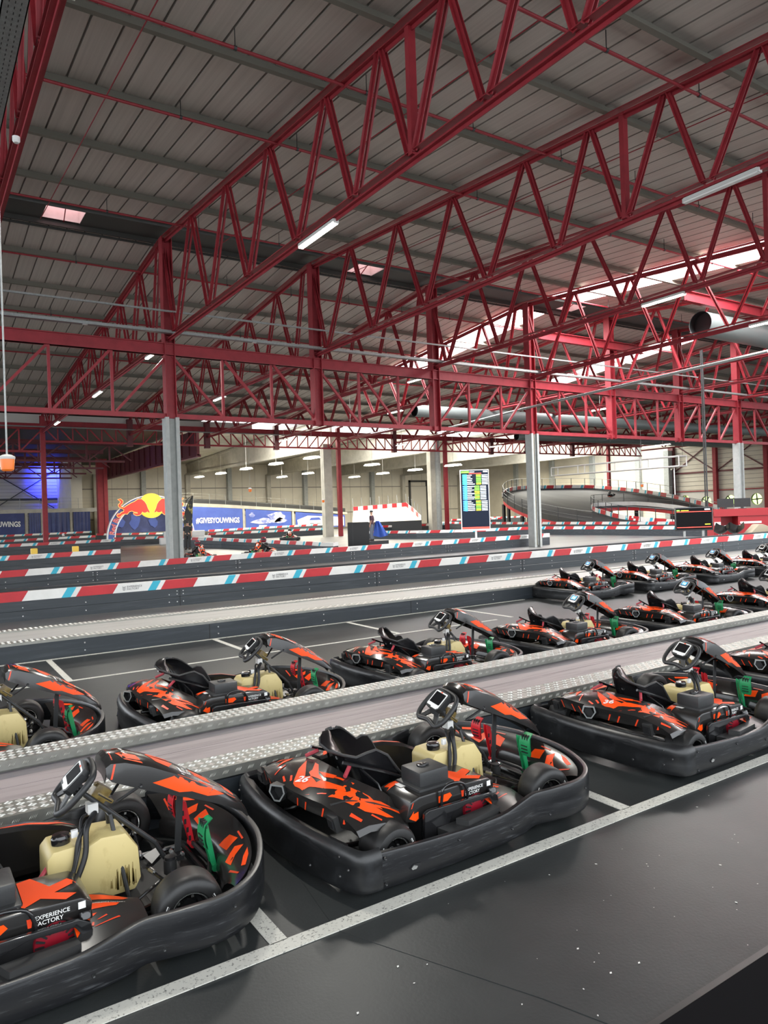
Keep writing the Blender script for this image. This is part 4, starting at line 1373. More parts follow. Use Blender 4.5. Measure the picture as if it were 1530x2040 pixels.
KART = make_kart()
KCAT, KGRP = 'go-kart', 'parked rental karts'
karts = [
    # rear x, centre y, heading, number, fairing number, label
    (1.82, 3.87, 1.5, '26', None, 'black and orange go-kart numbered 26 behind the long white line'),
    (-0.46, 3.90, 1.0, None, '33', 'go-kart cut by the left picture edge with its yellow tank and green pedal showing'),
    (4.46, 3.86, 0.5, '36', None, 'black and orange go-kart numbered 36 just ahead of kart 26'),
    (6.98, 3.92, 0.0, None, None, 'last kart of the nearest row, cut by the right edge ahead of kart 36'),
    (-0.62, 6.86, 1.5, None, '31', 'kart whose nose and front wheels show behind the tread plate strip at far left'),
    (1.70, 6.84, -1.5, None, None, 'middle row kart in side view with its wheel turned and yellow tank facing out'),
    (4.16, 6.88, 1.5, None, None, 'second complete kart of the middle row, behind kart 26'),
    (6.50, 6.90, 2.0, None, None, 'third complete kart of the middle row, with a blue lit display'),
    (8.94, 6.88, 1.0, None, None, 'fourth complete kart of the middle row, just behind kart 36'),
    (11.38, 6.90, 0.5, None, None, 'last visible kart of the middle row, cut by the right picture edge'),
    (11.31, 10.87, 1.0, None, None, 'first kart of the far row, standing at the end of the low platform'),
    (13.58, 10.90, 1.0, None, None, 'second kart of the far row, ahead of the one at the platform end'),
    (15.85, 10.80, 1.0, None, None, 'third kart of the far row, in front of the barrier'),
    (18.20, 10.85, 0.5, None, None, 'fourth kart of the far row, cut by the right picture edge'),
]
KOBJ = []
for i, (x, y, a, num, fnum, lab) in enumerate(karts):
    o = KART if i == 0 else copy_tree(KART)
    o.location = (x, y, 0.003)
    o.rotation_euler = (0, 0, math.radians(a))
    tag(o, lab, KCAT, KGRP)
    KOBJ.append(o)
for o, (x, y, a, num, fnum, lab) in zip(KOBJ, karts):
    if num:
        number_decal(o, num)
    if fnum:
        number_decal(o, fnum, False)
for i in (7, 8, 10, 11, 12):
    WP = DISP[0]
    mb = MB()
    mb.add([WP(a, b, .0485) for a, b in ((-.045, .018), (.042, .018), (.042, .082), (-.045, .082))], [(0, 1, 2, 3)], 0)
    put_text(mb, '10', WP(-.025, .028, .0490), WP(1, 0) - WP(0, 0), WP(0, 1) - WP(0, 0), .042, 1)
    mb.build('display_picture', ['scr_blue', 'scr_white'], KOBJ[i], smooth=0)
# ------------------------------------------------------------------ far halls
mb = MB().bb(16.5, 84, YB + .2, YB + .4, 0, 11)
mb.bb(84, 84.3, 57, YB + .4, 0, 11)
w1 = mb.build('wall_back', ['wall_cream'], smooth=0)
structure(w1, 'cream panel wall of the far concrete hall')
mb = MB()
for x in range(18, 82):
    if x % 2 == 0:
        mb.bb(x, x + .03, YB + .185, YB + .2, 0, 10)
for z in (2.2, 6.15):
    mb.bb(16.5, 82, YB + .15, YB + .2, z, z + .12)
mb.build('panel_joint', ['wall_line'], w1, smooth=0)
for y_ in (64, 72, 80, 88):
    structure(MB().bb(83.5, 84, y_ - .35, y_ + .35, 0, 9.8).build('column_side', ['grey_paint'], smooth=0))
for k in range(2, 13):
    x = X0 + 6 * k
    mb = MB().bb(x - .3, x + .3, YB - .45, YB + .2, 0, 8.1 if k % 2 == 0 else 9.6)
    o = mb.build('column_far', ['concrete' if k % 2 == 0 else 'grey_paint'], smooth=0)
    structure(o)
d = structure(bpy.data.objects.new('door_1', None), 'sectional door with dark guide rails')
COL.objects.link(d)
mb = MB().bb(69.6, 72.8, YB + .05, YB + .18, 0, 6.2)
mb.build('door_leaf', ['wall_siding'], d, smooth=0)
mb = MB().bb(69.3, 69.6, YB - .05, YB + .18, 0, 7.2).bb(72.8, 73.1, YB - .05, YB + .18, 0, 7.2).bb(69.3, 73.1, YB - .05, YB + .18, 6.9, 7.2)
mb.build('door_frame', ['dark_grey'], d, smooth=0)
# concrete roof slab with a glazed strip by the eaves
mb = MB()
mb.add([(17, 70, 10.6), (84, 70, 10.6), (84, 100, 9.5), (17, 100, 9.5), (17, 70, 10.9), (84, 70, 10.9), (84, 100, 9.8), (17, 100, 9.8)], [(0, 1, 2, 3), (4, 5, 6, 7), (0, 4, 7, 3), (1, 5, 6, 2), (0, 1, 5, 4)])
structure(mb.build('ceiling_far', ['concrete'], smooth=0))
mb = MB().quad((17, 56.8, 11.2), (84, 56.8, 11.2), (84, 70, 10.9), (17, 70, 10.9))
structure(mb.build('window_8', ['skylight_glass'], smooth=0), 'glazed roof strip of the far hall')
for k in (4, 6, 8, 10):
    x = X0 + 6 * k
    z0, z1 = 7.95, 8.0
    mb = MB()
    mb.prism([(57.2, 7.9), (97.8, 7.98), (97.8, 9.5), (70, 10.6), (57.2, 11.0)], x - .12, x + .12, 'yz')
    mb.prism([(57.2, 7.9), (97.8, 7.98), (97.8, 8.22), (57.2, 8.16)], x - .3, x + .3, 'yz')
    mb.prism([(57.2, 10.75), (97.8, 9.25), (97.8, 9.5), (57.2, 11.0)], x - .25, x + .25, 'yz')
    tag(mb.build('concrete_beam', ['concrete'], smooth=0), {4: 'deep concrete roof beam ending at the square concrete column', 6: 'deep concrete roof beam ending at the round pale column', 8: 'deep concrete roof beam above the tall timing screen', 10: 'deep concrete roof beam ending near the bright red far post'}[k], 'roof beam', 'concrete roof beams')
# left far hall: siding wall with braces, dark roof and fascia
mb = MB().bb(-12, 16.6, YB + .2, YB + .4, 0, 10)
w2 = structure(mb.build('wall_left', ['wall_siding'], smooth=0), 'pale siding wall of the left hall, lit blue')
mb = MB()
for k in range(22):
    mb.bb(-12, 16.6, YB + .17, YB + .2, .4 + .42 * k, .43 + .42 * k)
mb.build('siding_joint', ['wall_line'], w2, smooth=0)
mb = MB()
mb.bar((8.3, YB, 3.9), (15.0, YB, 8.4), .10, .10).bar((8.3, YB, 8.3), (15.0, YB, 3.9), .10, .10)
mb.bb(6, 15.5, YB - .1, YB + .1, 4.9, 5.15)
mb.build('wall_brace', ['dark_grey'], w2, smooth=0)
mb = MB().bb(15.4, 16.6, 88.8, YB + .2, 0, 9.5)
structure(mb.build('wall_return', ['wall_cream'], smooth=0))
mb = MB().quad((-14, 56.5, 9.7), (20, 56.5, 9.7), (20, 99, 9.3), (-14, 99, 9.3))
mb.quad((-14, 56.5, 9.9), (20, 56.5, 9.9), (20, 99, 9.5), (-14, 99, 9.5))
structure(mb.build('ceiling_left', ['dark_flashing'], smooth=0))
mb = MB().bb(-12, 24, 56.4, 56.5, 8.9, 9.75)
structure(mb.build('wall_upper', ['cladding_white'], smooth=0), 'pale cladding above the far girder')
for i, y in enumerate((63, 71, 79, 87)):
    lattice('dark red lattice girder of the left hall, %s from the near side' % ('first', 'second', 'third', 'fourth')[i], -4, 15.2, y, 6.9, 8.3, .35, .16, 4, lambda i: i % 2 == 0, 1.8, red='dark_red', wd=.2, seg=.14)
mb = MB().bb(19.85, 20.0, 58, 95, 7.15, 9.3)
for k in range(18):
    mb.bb(19.75, 19.85, 58 + 2 * k, 58.12 + 2 * k, 7.2, 9.3)
mb.bb(19.7, 20.1, 58, 95, 7.05, 7.25)
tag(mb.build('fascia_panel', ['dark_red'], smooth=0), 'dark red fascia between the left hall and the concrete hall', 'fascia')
r = thing('post', 'thick bright red column left of the arch sign', 'post', (17.76, 84, 0))
MB().bb(-.52, .1, -.4, .4, 0, 8.9).build('shaft', ['red_steel'], r, smooth=0)
MB().bb(.1, .5, -.5, .3, 0, 8.9).build('cover_strip', ['red_steel'], r, smooth=0)
# end wall at right with the round fan windows
EW = 81
mb = MB()
WY = [(55.09, 2.25), (52.23, 2.05), (49.14, 2.07), (45.98, 2.14), (42.8, 2.1)]
mb.bb(EW, EW + .2, 20, 57, 3.35, 11)
mb.bb(EW, EW + .2, 20, 57, 0, .9)
ys_ = sorted([y for y, z in WY])
edges = [20] + [(a + b) / 2 for a, b in zip(ys_, ys_[1:])] + [57]
fs_ = []
for (y, z), a, b in zip(sorted(WY), edges, edges[1:]):
    R_ = .66
    n = 32
    ring = [(y + R_ * math.cos(2 * PI * i / n), z + R_ * math.sin(2 * PI * i / n)) for i in range(n)]
    def sq(t):
        c, s_ = math.cos(t), math.sin(t)
        sc = 1e9
        if c > 1e-6: sc = min(sc, (b - y) / c)
        if c < -1e-6: sc = min(sc, (a - y) / c)
        if s_ > 1e-6: sc = min(sc, (3.35 - z) / s_)
        if s_ < -1e-6: sc = min(sc, (.9 - z) / s_)
        return (y + c * sc, z + s_ * sc)
    ts = [2 * PI * i / n for i in range(n)]
    for cy, cz in ((a, .9), (b, .9), (b, 3.35), (a, 3.35)):
        ts.append(math.atan2(cz - z, cy - y) % (2 * PI))
    ts = sorted(ts)
    for t0, t1 in zip(ts, ts[1:] + [ts[0] + 2 * PI]):
        p = [(y + R_ * math.cos(t0), z + R_ * math.sin(t0)), (y + R_ * math.cos(t1), z + R_ * math.sin(t1)), sq(t1), sq(t0)]
        mb.add([(EW, q[0], q[1]) for q in p], [(0, 1, 2, 3)], 1)
    for i in range(n):
        p, q = ring[i], ring[(i + 1) % n]
        mb.quad((EW, p[0], p[1]), (EW, q[0], q[1]), (EW + .35, q[0], q[1]), (EW + .35, p[0], p[1]), 2)
wr = structure(mb.build('wall_right', ['wall_cream', 'cladding_white', 'dark_grey'], smooth=0), 'pale siding end wall with round windows')
mb = MB()
for k in range(14):
    mb.bb(EW - .02, EW, 20, 57, 3.5 + .52 * k, 3.54 + .52 * k)
mb.bb(EW - .14, EW, 20, 57, 3.3, 3.42, 1)
mb.bb(EW - .16, EW, 20, 57, 5.55, 5.75, 2)
for y0, y1 in ((50.9, 56.6), (44.7, 50.6)):
    mb.bar((EW - .1, y0, 5.7), (EW - .1, y1, 9.5), .10, .10, 2)
    mb.bar((EW - .1, y0, 9.5), (EW - .1, y1, 5.7), .10, .10, 2)
mb.build('wall_rail', ['wall_line', 'red_steel', 'dark_red'], wr, smooth=0)
for i, (y, z) in enumerate(WY[:4]):
    wd = structure(bpy.data.objects.new('window_%d' % (9 + i), None), 'round fan window in the end wall')
    COL.objects.link(wd)
    MB().cyl((EW + .25, y, z), (EW + .26, y, z), .66, 32).build('window_pane', ['window_glass'], wd)
    mb = MB()
    for t in range(4):
        a = t * PI / 2 + .5 * i
        mb.bar((EW + .12, y, z), (EW + .12, y + .62 * math.cos(a), z + .62 * math.sin(a)), .05, .12)
    mb.cyl((EW + .05, y, z), (EW + .2, y, z), .12, 12)
    mb.build('fan', ['dark_grey'], wd)
for y, lab in ((50.75, 'red steel column on the end wall between the round windows'), (44.57, 'red steel column on the end wall at the right picture edge')):
    mb = MB().bb(EW - .5, EW - .02, y - .22, y + .22, 0, 10)
    tag(mb.build('wall_column', ['red_steel'], smooth=0), lab, 'column', 'red columns on the end wall')
r = thing('wall_column', 'grey and dark red corner column left of the end wall with a chrome pipe', 'column', (EW - .4, 56.8, 0))
MB().bb(-.9, -.1, -.4, .3, 0, 8.6).build('shaft', ['grey_paint'], r, smooth=0)
MB().bb(-.1, .4, -.5, .2, 0, 9).build('cover_strip', ['dark_red'], r, smooth=0)
MB().tube(catmull([(-.8, -.7, 6.2), (-.35, -.7, 6.4), (-.2, -.7, 6.0), (-.2, -.7, 1)]), .11, 10).build('pipe', ['chrome'], r)

# ------------------------------------------------------------------ raised deck with banners
dk = thing('raised_deck', 'pale raised walkway deck across the far hall carrying the blue banners', 'deck', (30, 85, 0))
off = (30, 85, 0)
DK = [(-10, 88, 3.62, .45), (17.3, 88, 3.62, .45), (22, 86.5, 3.80, .42), (27.4, 84, 3.87, .42), (31.4, 84, 3.63, .40), (38.64, 84, 3.07, .36), (46.5, 84, 2.42, .30), (49, 84, 2.2, .28)]
rings = [[Vector((x, y, z - t)), Vector((x, y, z)), Vector((x, y + 6, z)), Vector((x, y + 6, z - t))] for x, y, z, t in DK]
prt(MB().loft(rings, 0, close=True, caps=True), 'slab', ['concrete'], dk, off, smooth=0)
rings = [[Vector((x, y + .5, z)), Vector((x, y + .5, z + (.55 if x > 25 else .25))), Vector((x, y + .65, z + (.55 if x > 25 else .25))), Vector((x, y + .65, z))] for x, y, z, t in DK[3:]]
mb = MB().loft(rings, 0, close=True, caps=True)
prt(mb, 'deck_barrier', ['dark_grey'], dk, off, smooth=0)
mb = MB()
def lerpd(x):
    for a, b in zip(DK, DK[1:]):
        if x <= b[0]:
            t = (x - a[0]) / (b[0] - a[0])
            return a[1] + (b[1] - a[1]) * t, a[2] + (b[2] - a[2]) * t
    return DK[-1][1], DK[-1][2]
x = -8.0
while x < 48:
    y, z = lerpd(x)
    mb.cyl((x, y + .05, z), (x, y + .05, z + 1.15), .022, 6)
    x += 2.0
for h in (1.15, .8, .45):
    mb.tube([(q[0], q[1] + .05, q[2] + h) for q in DK], .008, 5)
prt(mb, 'railing', ['galv'], dk, off)
for x in (10.6, 12.2, 15.2, 34.3, 41.0):
    y, z = lerpd(x)
    mb = MB().bb(x - .14, x + .14, y + .05, y + .35, 0, z - .35)
    prt(mb, 'deck_post', ['concrete'], dk, off, smooth=0)
def banner(x0, x1, y, m, lab, txt=None, zb_=.45, wr_=0.02, picture=None):
    b = thing('banner', lab, 'banner', (x0, y, 0), 0, 'blue banners under the deck')
    mb = MB()
    n = 16
    rings = []
    for i in range(n + 1):
        x = x0 + (x1 - x0) * i / n
        _, z = lerpd(x)
        o = wr_ * math.sin(i * 1.9)
        rings.append([Vector((x - x0, o, zb_)), Vector((x - x0, o * .3, z - .42)), Vector((x - x0, .03 + o * .3, z - .42)), Vector((x - x0, .03 + o, zb_))])
    mb.loft(rings, 0, close=True, caps=True)
    mb.build('cloth', [m], b, smooth=30)
    if txt:
        mb = MB()
        s, xx, zz, h, wd = txt
        put_text(mb, s, (xx - x0, -.06, zz), (1, 0, -.02), (0, 0, 1), h, 0, bold=.03, width=wd)
        mb.build('lettering', ['white_decal'], b, smooth=0)
    if picture:
        mb = MB()
        for poly, mi in picture:
            mb.add([(px - x0, -.055 - .004 * mi, pz) for px, pz in poly], [tuple(range(len(poly)))], mi)
        mb.build('print', ['banner_pale', 'white_decal', 'banner_blue', 'dark_grey'], b, smooth=0)
    return b
banner(26.6, 34.1, 83.96, 'banner_blue', 'blue banner with white lettering right of the near grey column', ('#GIVESYOUWINGS', 28.22, 1.36, .74, 5.45), wr_=0)
blob = lambda cx, cz, rx, rz, n=11, seed=1: [(cx + rx * math.cos(2 * PI * i / n) * (1 + .25 * math.sin(i * 2.3 + seed)), cz + rz * math.sin(2 * PI * i / n) * (1 + .25 * math.cos(i * 1.7 + seed))) for i in range(n)]
banner(34.5, 40.7, 83.96, 'banner_blue', 'blue banner with a pale printed pattern, middle of the right hand banners', wr_=0,
       picture=[(blob(37.2, 1.4, 1.9, .35), 0), (blob(38.6, 2.0, 1.2, .5, seed=3), 0), (blob(35.3, 2.2, .35, .3, seed=2), 0), (blob(36.7, .75, .6, .22, seed=5), 1), (blob(39.2, 1.4, .8, .35, seed=7), 0)])
banner(41.3, 48.6, 83.96, 'banner_blue', 'mostly white printed banner beside the square concrete column', wr_=0, zb_=.3,
       picture=[([(41.6, .5), (41.5, 1.4), (43, 1.9), (48.4, 1.6), (48.4, .45)], 1), (blob(47.2, 1.1, 1.0, .5, seed=4), 0), ([(42.9, 1.25), (43.3, 1.72), (44.9, 1.75), (45.3, 1.3), (45.2, .8), (43.0, .8)], 0), ([(43.2, 1.3), (43.5, 1.62), (44.7, 1.64), (45, 1.3)], 2), ([(43.3, .88), (43.9, .86), (43.9, .93), (43.3, .95)], 3), ([(44.3, .86), (44.9, .84), (44.9, .91), (44.3, .93)], 3)])
banner(1.0, 10.4, 87.96, 'banner_dark', 'dark blue banner with white lettering at the left picture edge', ('#GIVESYOUWINGS', 5.25, 1.75, .66, 4.75), zb_=.9, wr_=.05)
banner(10.85, 12.0, 87.96, 'banner_dark', 'narrow dark blue banner at left beside the lettered dark banner', zb_=.9, wr_=.05)
banner(12.5, 15.0, 87.96, 'banner_dark', 'creased shiny dark blue banner behind the thin red post', zb_=.9, wr_=.12)
banner(15.4, 17.2, 87.96, 'banner_dark', 'dark blue banner left of the thick red column', zb_=.9, wr_=.05)
banner(18.3, 26.2, 86.8, 'banner_dark', 'dark blue banner with faint faces behind the arch sign', zb_=.6, wr_=.05, picture=[(blob(20.2, 1.9, .5, .75, seed=2), 2), (blob(21.9, 1.9, .6, .85, seed=6), 2), (blob(24.0, 1.8, .5, .7, seed=9), 2)])

# ------------------------------------------------------------------ arch sign with the two bulls and the yellow disc
ar = thing('arch_sign', 'arch sign with two red bulls facing each other before a yellow disc', 'sign', (20.84, 76, 0))
def arc(a0, a1, t0, t1, y0, y1, mb, mi, b0=None, b1=None, n=40, cz=.2):
    ro, ri = a1, a0
    rings = []
    for i in range(n + 1):
        t = t0 + (t1 - t0) * i / n
        rings.append([Vector((r * math.cos(t), y, cz + r * .98 * math.sin(t))) for r, y in ((ri, y0), (ro, y0), (ro, y1), (ri, y1))])
    mb.loft(rings, mi, close=True, caps=True)
mb = MB()
arc(3.72, 4.42, 0, PI, -.2, .2, mb, 0)
arc(3.66, 3.75, 0, PI, -.22, .22, mb, 1)
arc(4.38, 4.47, 0, PI, -.22, .22, mb, 1)
mb.build('arch', ['sign_blue', 'sign_white'], ar)
mb = MB()
for sgn in (0, 1):
    vs, fs, W, Hh = text_geo('Red Bull', .03)
    k = .52 / Hh
    tw = W * k
    for grow, mi, dy in ((.0, 0, -.235), (0, 1, -.245)):
        out = []
        for p in vs:
            s_ = p[0] * k
            if sgn == 0:
                t = PI - .12 - s_ / 4.1
            else:
                t = .12 + (tw - s_) / 4.1
            r = 3.80 + p[1] * k
            out.append((r * math.cos(t) + (.02 if mi == 0 else 0), dy, .2 + r * .98 * math.sin(t) - (.03 if mi == 0 else 0)))
        mb.add(out, fs, mi)
mb.build('lettering', ['sign_white', 'sign_letters'], ar, smooth=0)
mb = MB().cyl((0, -.30, 3.48), (0, .1, 3.48), 1.27, 48)
mb.build('disc', ['sign_yellow'], ar)
bull = [(265, 176), (292, 172), (318, 196), (312, 222), (290, 240), (292, 262), (330, 272), (365, 248), (410, 222), (450, 205), (490, 178), (525, 176), (560, 205), (582, 240), (596, 285), (612, 318), (618, 338), (600, 330), (590, 318), (584, 330), (562, 336), (540, 330), (534, 318), (522, 345), (500, 362), (470, 366), (440, 352), (432, 338), (452, 340), (480, 345), (478, 328), (440, 322), (418, 310), (385, 318), (362, 345), (330, 342), (305, 352), (285, 372), (262, 378), (248, 362), (262, 348), (285, 342), (300, 326), (325, 318), (330, 292), (300, 276), (275, 262), (268, 240), (290, 218), (296, 202), (286, 192)]
def bullmesh(flip, grow, y, mb, mi):
    c = [((q[0] - 645) * .0088, 3.48 - (q[1] - 255) * .0088) for q in bull]
    cx = sum(p[0] for p in c) / len(c)
    cz = sum(p[1] for p in c) / len(c)
    out = []
    n = len(c)
    for i, p in enumerate(c):
        a, b = Vector(c[i - 1]), Vector(c[(i + 1) % n])
        t = (b - a).normalized()
        o = Vector(p) + Vector((-t.y, t.x)) * grow
        out.append((o.x * flip, o.y))
    mb.prism(out, y, y + .05, 'xz', mi)
mb = MB()
for f in (1, -1):
    bullmesh(f, .055, -.36, mb, 0)
    bullmesh(f, 0, -.40, mb, 1)
mb.build('bull_figure', ['sign_outline', 'sign_red'], ar, smooth=0)

# ------------------------------------------------------------------ screens, counter and small things on the track
def panel_frame(l, r_):
    l, r_ = Vector(l), Vector(r_)
    u = (r_ - l).normalized()
    return l, u, Vector((u.y, -u.x))
bd = thing('timing_screen', 'tall upright timing screen with rows of coloured lap times', 'screen', (30.05, 35.35, 0), math.atan2(34.85 - 35.8, 30.77 - 29.3))
W_, z0_, z1_ = 1.74, .74, 4.46
MB().bb(-W_ / 2 - .05, W_ / 2 + .05, -.03, .12, z0_ - .12, z1_ + .05).build('casing', ['led_off'], bd, smooth=0)
MB().bb(-.06, .06, 0, .1, 0, z0_ - .12).bb(-.4, .4, -.3, .4, 0, .05).build('stand', ['lamp_body'], bd, smooth=0)
mb = MB().bb(-W_ / 2, W_ / 2, -.04, -.03, z0_, z1_, 0)
mb.bb(-W_ / 2, W_ / 2, -.045, -.04, z0_ + .02, z0_ + .12, 5)
def cell(a, b, z, h, mi):
    mb.bb(-W_ / 2 + a * W_, -W_ / 2 + b * W_, -.046, -.04, z, z + h, mi)
cell(.02, .30, 4.30, .12, 1); cell(.32, .50, 4.34, .05, 4); cell(.82, .98, 4.33, .08, 4); cell(.30, .75, 4.24, .05, 5)
rows = 6 + 8 + 6
z = 4.12
for i in range(20):
    grp = 0 if i < 6 else 1 if i < 14 else 2
    sh_ = (0, -.07, -.03)[grp]
    h = .085
    cell(.06, .12, z, h, 3 if grp else 2)
    cell(.12, .22, z - .02, h + .03, 2 if grp == 0 else 3)
    cell(.23, .23 + rnd.uniform(.12, .28), z + .01, h - .035, 4)
    cell(.56 + sh_, .74 + sh_, z, h - .01, 1 if rnd.random() < (.7 if grp == 0 else .3) else 6)
    cell(.77 + sh_, .98 + sh_, z, h - .025, 4)
    z -= .113 if i not in (5, 13) else .15
mb.build('screen_face', ['scr_navy', 'scr_green', 'scr_cyan', 'scr_blue', 'scr_white', 'scr_red', 'scr_yellow'], bd, smooth=0)
l, u, n = panel_frame((29.62, 20.68, 0), (31.05, 19.75, 0))
tv = thing('screen', 'small dark race screen on two legs behind the striped barrier at right', 'screen', (30.33, 20.21, 0), math.atan2(u.y, u.x))
MB().bb(-.87, .87, -.02, .08, .66, 1.74).build('casing', ['black_gloss'], tv, smooth=0)
mb = MB().bb(-.83, .83, -.025, -.02, .72, 1.70, 0)
mb.bb(-.80, -.66, -.03, -.025, 1.57, 1.63, 1).bb(-.60, -.25, -.03, -.025, 1.58, 1.61, 2).bb(-.80, .80, -.029, -.025, 1.52, 1.55, 3).bb(-.80, .80, -.03, -.025, .80, .83, 3).bb(.5, .75, -.03, -.025, .92, .96, 2).bb(.5, .75, -.03, -.025, 1.60, 1.66, 4)
mb.build('screen_face', ['screen', 'scr_green', 'scr_yellow', 'scr_red', 'scr_white'], tv, smooth=0)
for x in (-.45, .42):
    MB().bb(x - .05, x + .05, 0, .06, 0, .7).build('leg', ['galv'], tv, smooth=0)
mb = MB().cyl((30.88, 19.85, 1.66), (30.86, 19.86, 9.0), .035, 8)
mb.cyl((30.88, 19.95, 0), (30.88, 19.95, 9.0), .03, 8)
tag(mb.build('hanging_pole', ['dark_grey'], smooth=0), 'thin dark pole running up from the small race screen to the roof', 'pole')
# red counter with monitors and chairs
cu = thing('counter', 'red counter with an open knee space at the right edge', 'counter', (34.5, 20.45, 0), math.atan2(-.55, .83))
MB().bb(-1.35, -1.0, -.1, .7, 0, 1.45).bb(-.15, 2.3, -.1, .7, 0, 1.22).bb(-1.35, 2.3, -.15, .8, 1.22, 1.58).bb(-1.0, -.15, .5, .7, 0, 1.22).build('body', ['counter_red'], cu, smooth=0)
MB().bb(-1.33, -1.02, -.115, -.1, .78, .95).build('trim_panel', ['led_off'], cu, smooth=0)
MB().bb(-.05, 1.0, -.115, -.1, .84, .94).build('trim_panel', ['led_off'], cu, smooth=0)
for i, x in enumerate((-.62, .22)):
    m_ = thing('monitor', ('black computer monitor on the red counter, left of its twin', 'black computer monitor on the red counter beside the grey column')[i], 'monitor', (0, 0, 0), 0, 'monitors on the counter')
    m_.location = cu.matrix_basis @ Vector((x, .2, 0)) if False else (34.5 + .835 * x + .1, 20.45 - .55 * x + .15, 1.58)
    m_.rotation_euler = (0, 0, math.atan2(-.55, .83))
    MB().bb(-.40, .40, -.03, .03, .08, .52).build('casing', ['black'], m_, smooth=0)
    MB().bb(-.05, .05, -.02, .08, 0, .2).bb(-.15, .15, -.1, .12, 0, .02).build('stand', ['dark_grey'], m_, smooth=0)
for i, (x, y) in enumerate(((31.95, 19.8), (32.55, 19.45))):
    ch = thing('chair', ('black shell chair right of the small race screen', 'black shell chair left of the beige cushion')[i], 'chair', (x, y, 0), -.6, 'shell chairs')
    rings = []
    for k in range(8):
        t = k / 7
        z_ = .40 + .42 * t ** 1.5
        rings.append([Vector((q * (.32 + .05 * math.sin(PI * t)), .28 * (1 - 2 * t) * (1 if t < .5 else .6) + .16 * t * abs(q), z_ + .16 * abs(q) ** 2)) for q in (-1, -.6, -.2, .2, .6, 1)])
    MB().loft(rings, 0, close=False).build('shell', ['black_gloss'], ch, solid=.02)
    mb = MB()
    for a, b in ((-.22, -.2), (.22, -.2), (-.22, .2), (.22, .2)):
        mb.cyl((a, b, 0), (a * .6, b * .6, .42), .015, 8)
    mb.build('base', ['chrome'], ch)
mb = MB().prism([(-.5, .0), (.55, .0), (.95, .25), (.25, .55), (.05, .55)], -.35, .35, 'xz')
cs_ = mb.build('cushion', ['cushion'], bevel=.05)
cs_.location = (33.05, 18.9, .3)
cs_.rotation_euler = (0, 0, -.6)
tag(cs_, 'beige tilted cushion beside the black chairs at the right edge', 'cushion')
mb = MB().prism([(-.6, 0), (.8, 0), (.8, .3), (-.6, .3)], -.4, .4, 'xz')
o = mb.build('bench', ['dark_grey'], smooth=0); o.location = (33.05, 18.9, 0); o.rotation_euler = (0, 0, -.6)
tag(o, 'dark low bench under the beige cushion', 'bench')
bx = thing('equipment_box', 'large black box behind the second striped barrier in the centre', 'box', (19.7, 32.55, 0), -.55)
MB().bb(-.62, .5, -.3, .9, 0, 1.50).build('body', ['black'], bx, bevel=.02)
MB().bb(-.36, -.345, -.304, -.30, 0.05, 1.48).bb(.49, .504, -.31, -.30, .05, 1.48).build('edge_strip', ['cowl_grey'], bx, smooth=0)
for i, (x, y) in enumerate(((4.35, 34.0), (6.05, 34.3))):
    o = MB().bb(-.13, .13, -.1, .1, 0, .92).build('marker_block', ['yellow_block'], bevel=.03)
    o.location = (x, y, 0)
    tag(o, ('yellow block behind the short barrier at left, nearer the picture edge', 'yellow block behind the short barrier, nearer the grey column')[i], 'block', 'yellow blocks')
mb = MB().bb(0, 4.1, 0, .5, 0, .55).bb(.35, 3.6, .02, .48, .55, 1.02)
o = mb.build('barrier_block', ['led_off'], bevel=.06); o.location = (16.4, 57.3, 0)
tag(o, 'white plastic block beside the near grey column, above the brown floor', 'block')
ff = thing('feather_flag', 'black and gold feather flag right of the near grey column', 'flag', (15.12, 47.42, 0), -.58)
MB().tube(catmull([(0, 0, 0), (0, 0, 1.2), (.02, 0, 2.4), (.25, 0, 3.2), (.62, 0, 3.5)]), .02, 6).build('pole', ['dark_grey'], ff)
mb = MB()
rings = []
for k in range(13):
    t = k / 12
    z_ = .8 + 2.7 * t
    xl = .02 + .6 * max(0, (t - .45) / .55) ** 2
    xr = .55 + .12 * t - .05 * (1 - t)
    rings.append([Vector((xl, .02 * math.sin(k), z_)), Vector(((xl + xr) / 2, .05 * math.sin(k * 1.3), z_)), Vector((max(xr, xl + .01), .02, z_ - .1 * (1 - t)))])
mb.loft(rings, 0, close=False)
mb.build('cloth', ['flag_black'], ff, solid=.008)

# ------------------------------------------------------------------ raised banked track
ST = [((54.56, 33.63, 1.57), (51.18, 31.68, 1.1)), ((57.38, 37.33, 1.99), (52.78, 34.8, 1.47)), ((61.35, 43.05, 2.81), (54.17, 38.04, 1.86)), ((64.25, 49.46, 3.61), (55.46, 42.74, 2.23)), ((65.75, 54.03, 4.08), (53.82, 45.2, 2.25)), ((65.16, 57.18, 4.41), (52.12, 44.93, 2.18)), ((59.35, 58.21, 4.44), (50.76, 43.88, 2.04)), ((54.18, 56.05, 4.32), (49.58, 42.43, 1.77)), ((50.12, 53.85, 3.99), (48.48, 40.38, 1.5)), ((47.73, 51.95, 3.2), (47.68, 38.82, 1.28)), ((46.33, 48.02, 2.07), (47.09, 37.13, 1.11)), ((44.44, 43.01, 1.4), (46.92, 35.16, 0.94)), ((43.33, 38.89, 0.94), (46.98, 33.04, 0.76)), ((42.79, 36.47, 0.74), (47.17, 31.53, 0.63))]
rt_ = thing('raised_track', 'raised banked grey track curving round with a red underside', 'track ramp', (45, 40, 0))
off = (45, 40, 0)
Oc = catmull([Vector(a) for a, b in ST], 3)
Ic = catmull([Vector(b) for a, b in ST], 3)
HW = .52
def dpt(p, dz_=0):
    return Vector((p.x, p.y, max(p.z - HW + dz_, .02)))
mb = MB()
rings = []
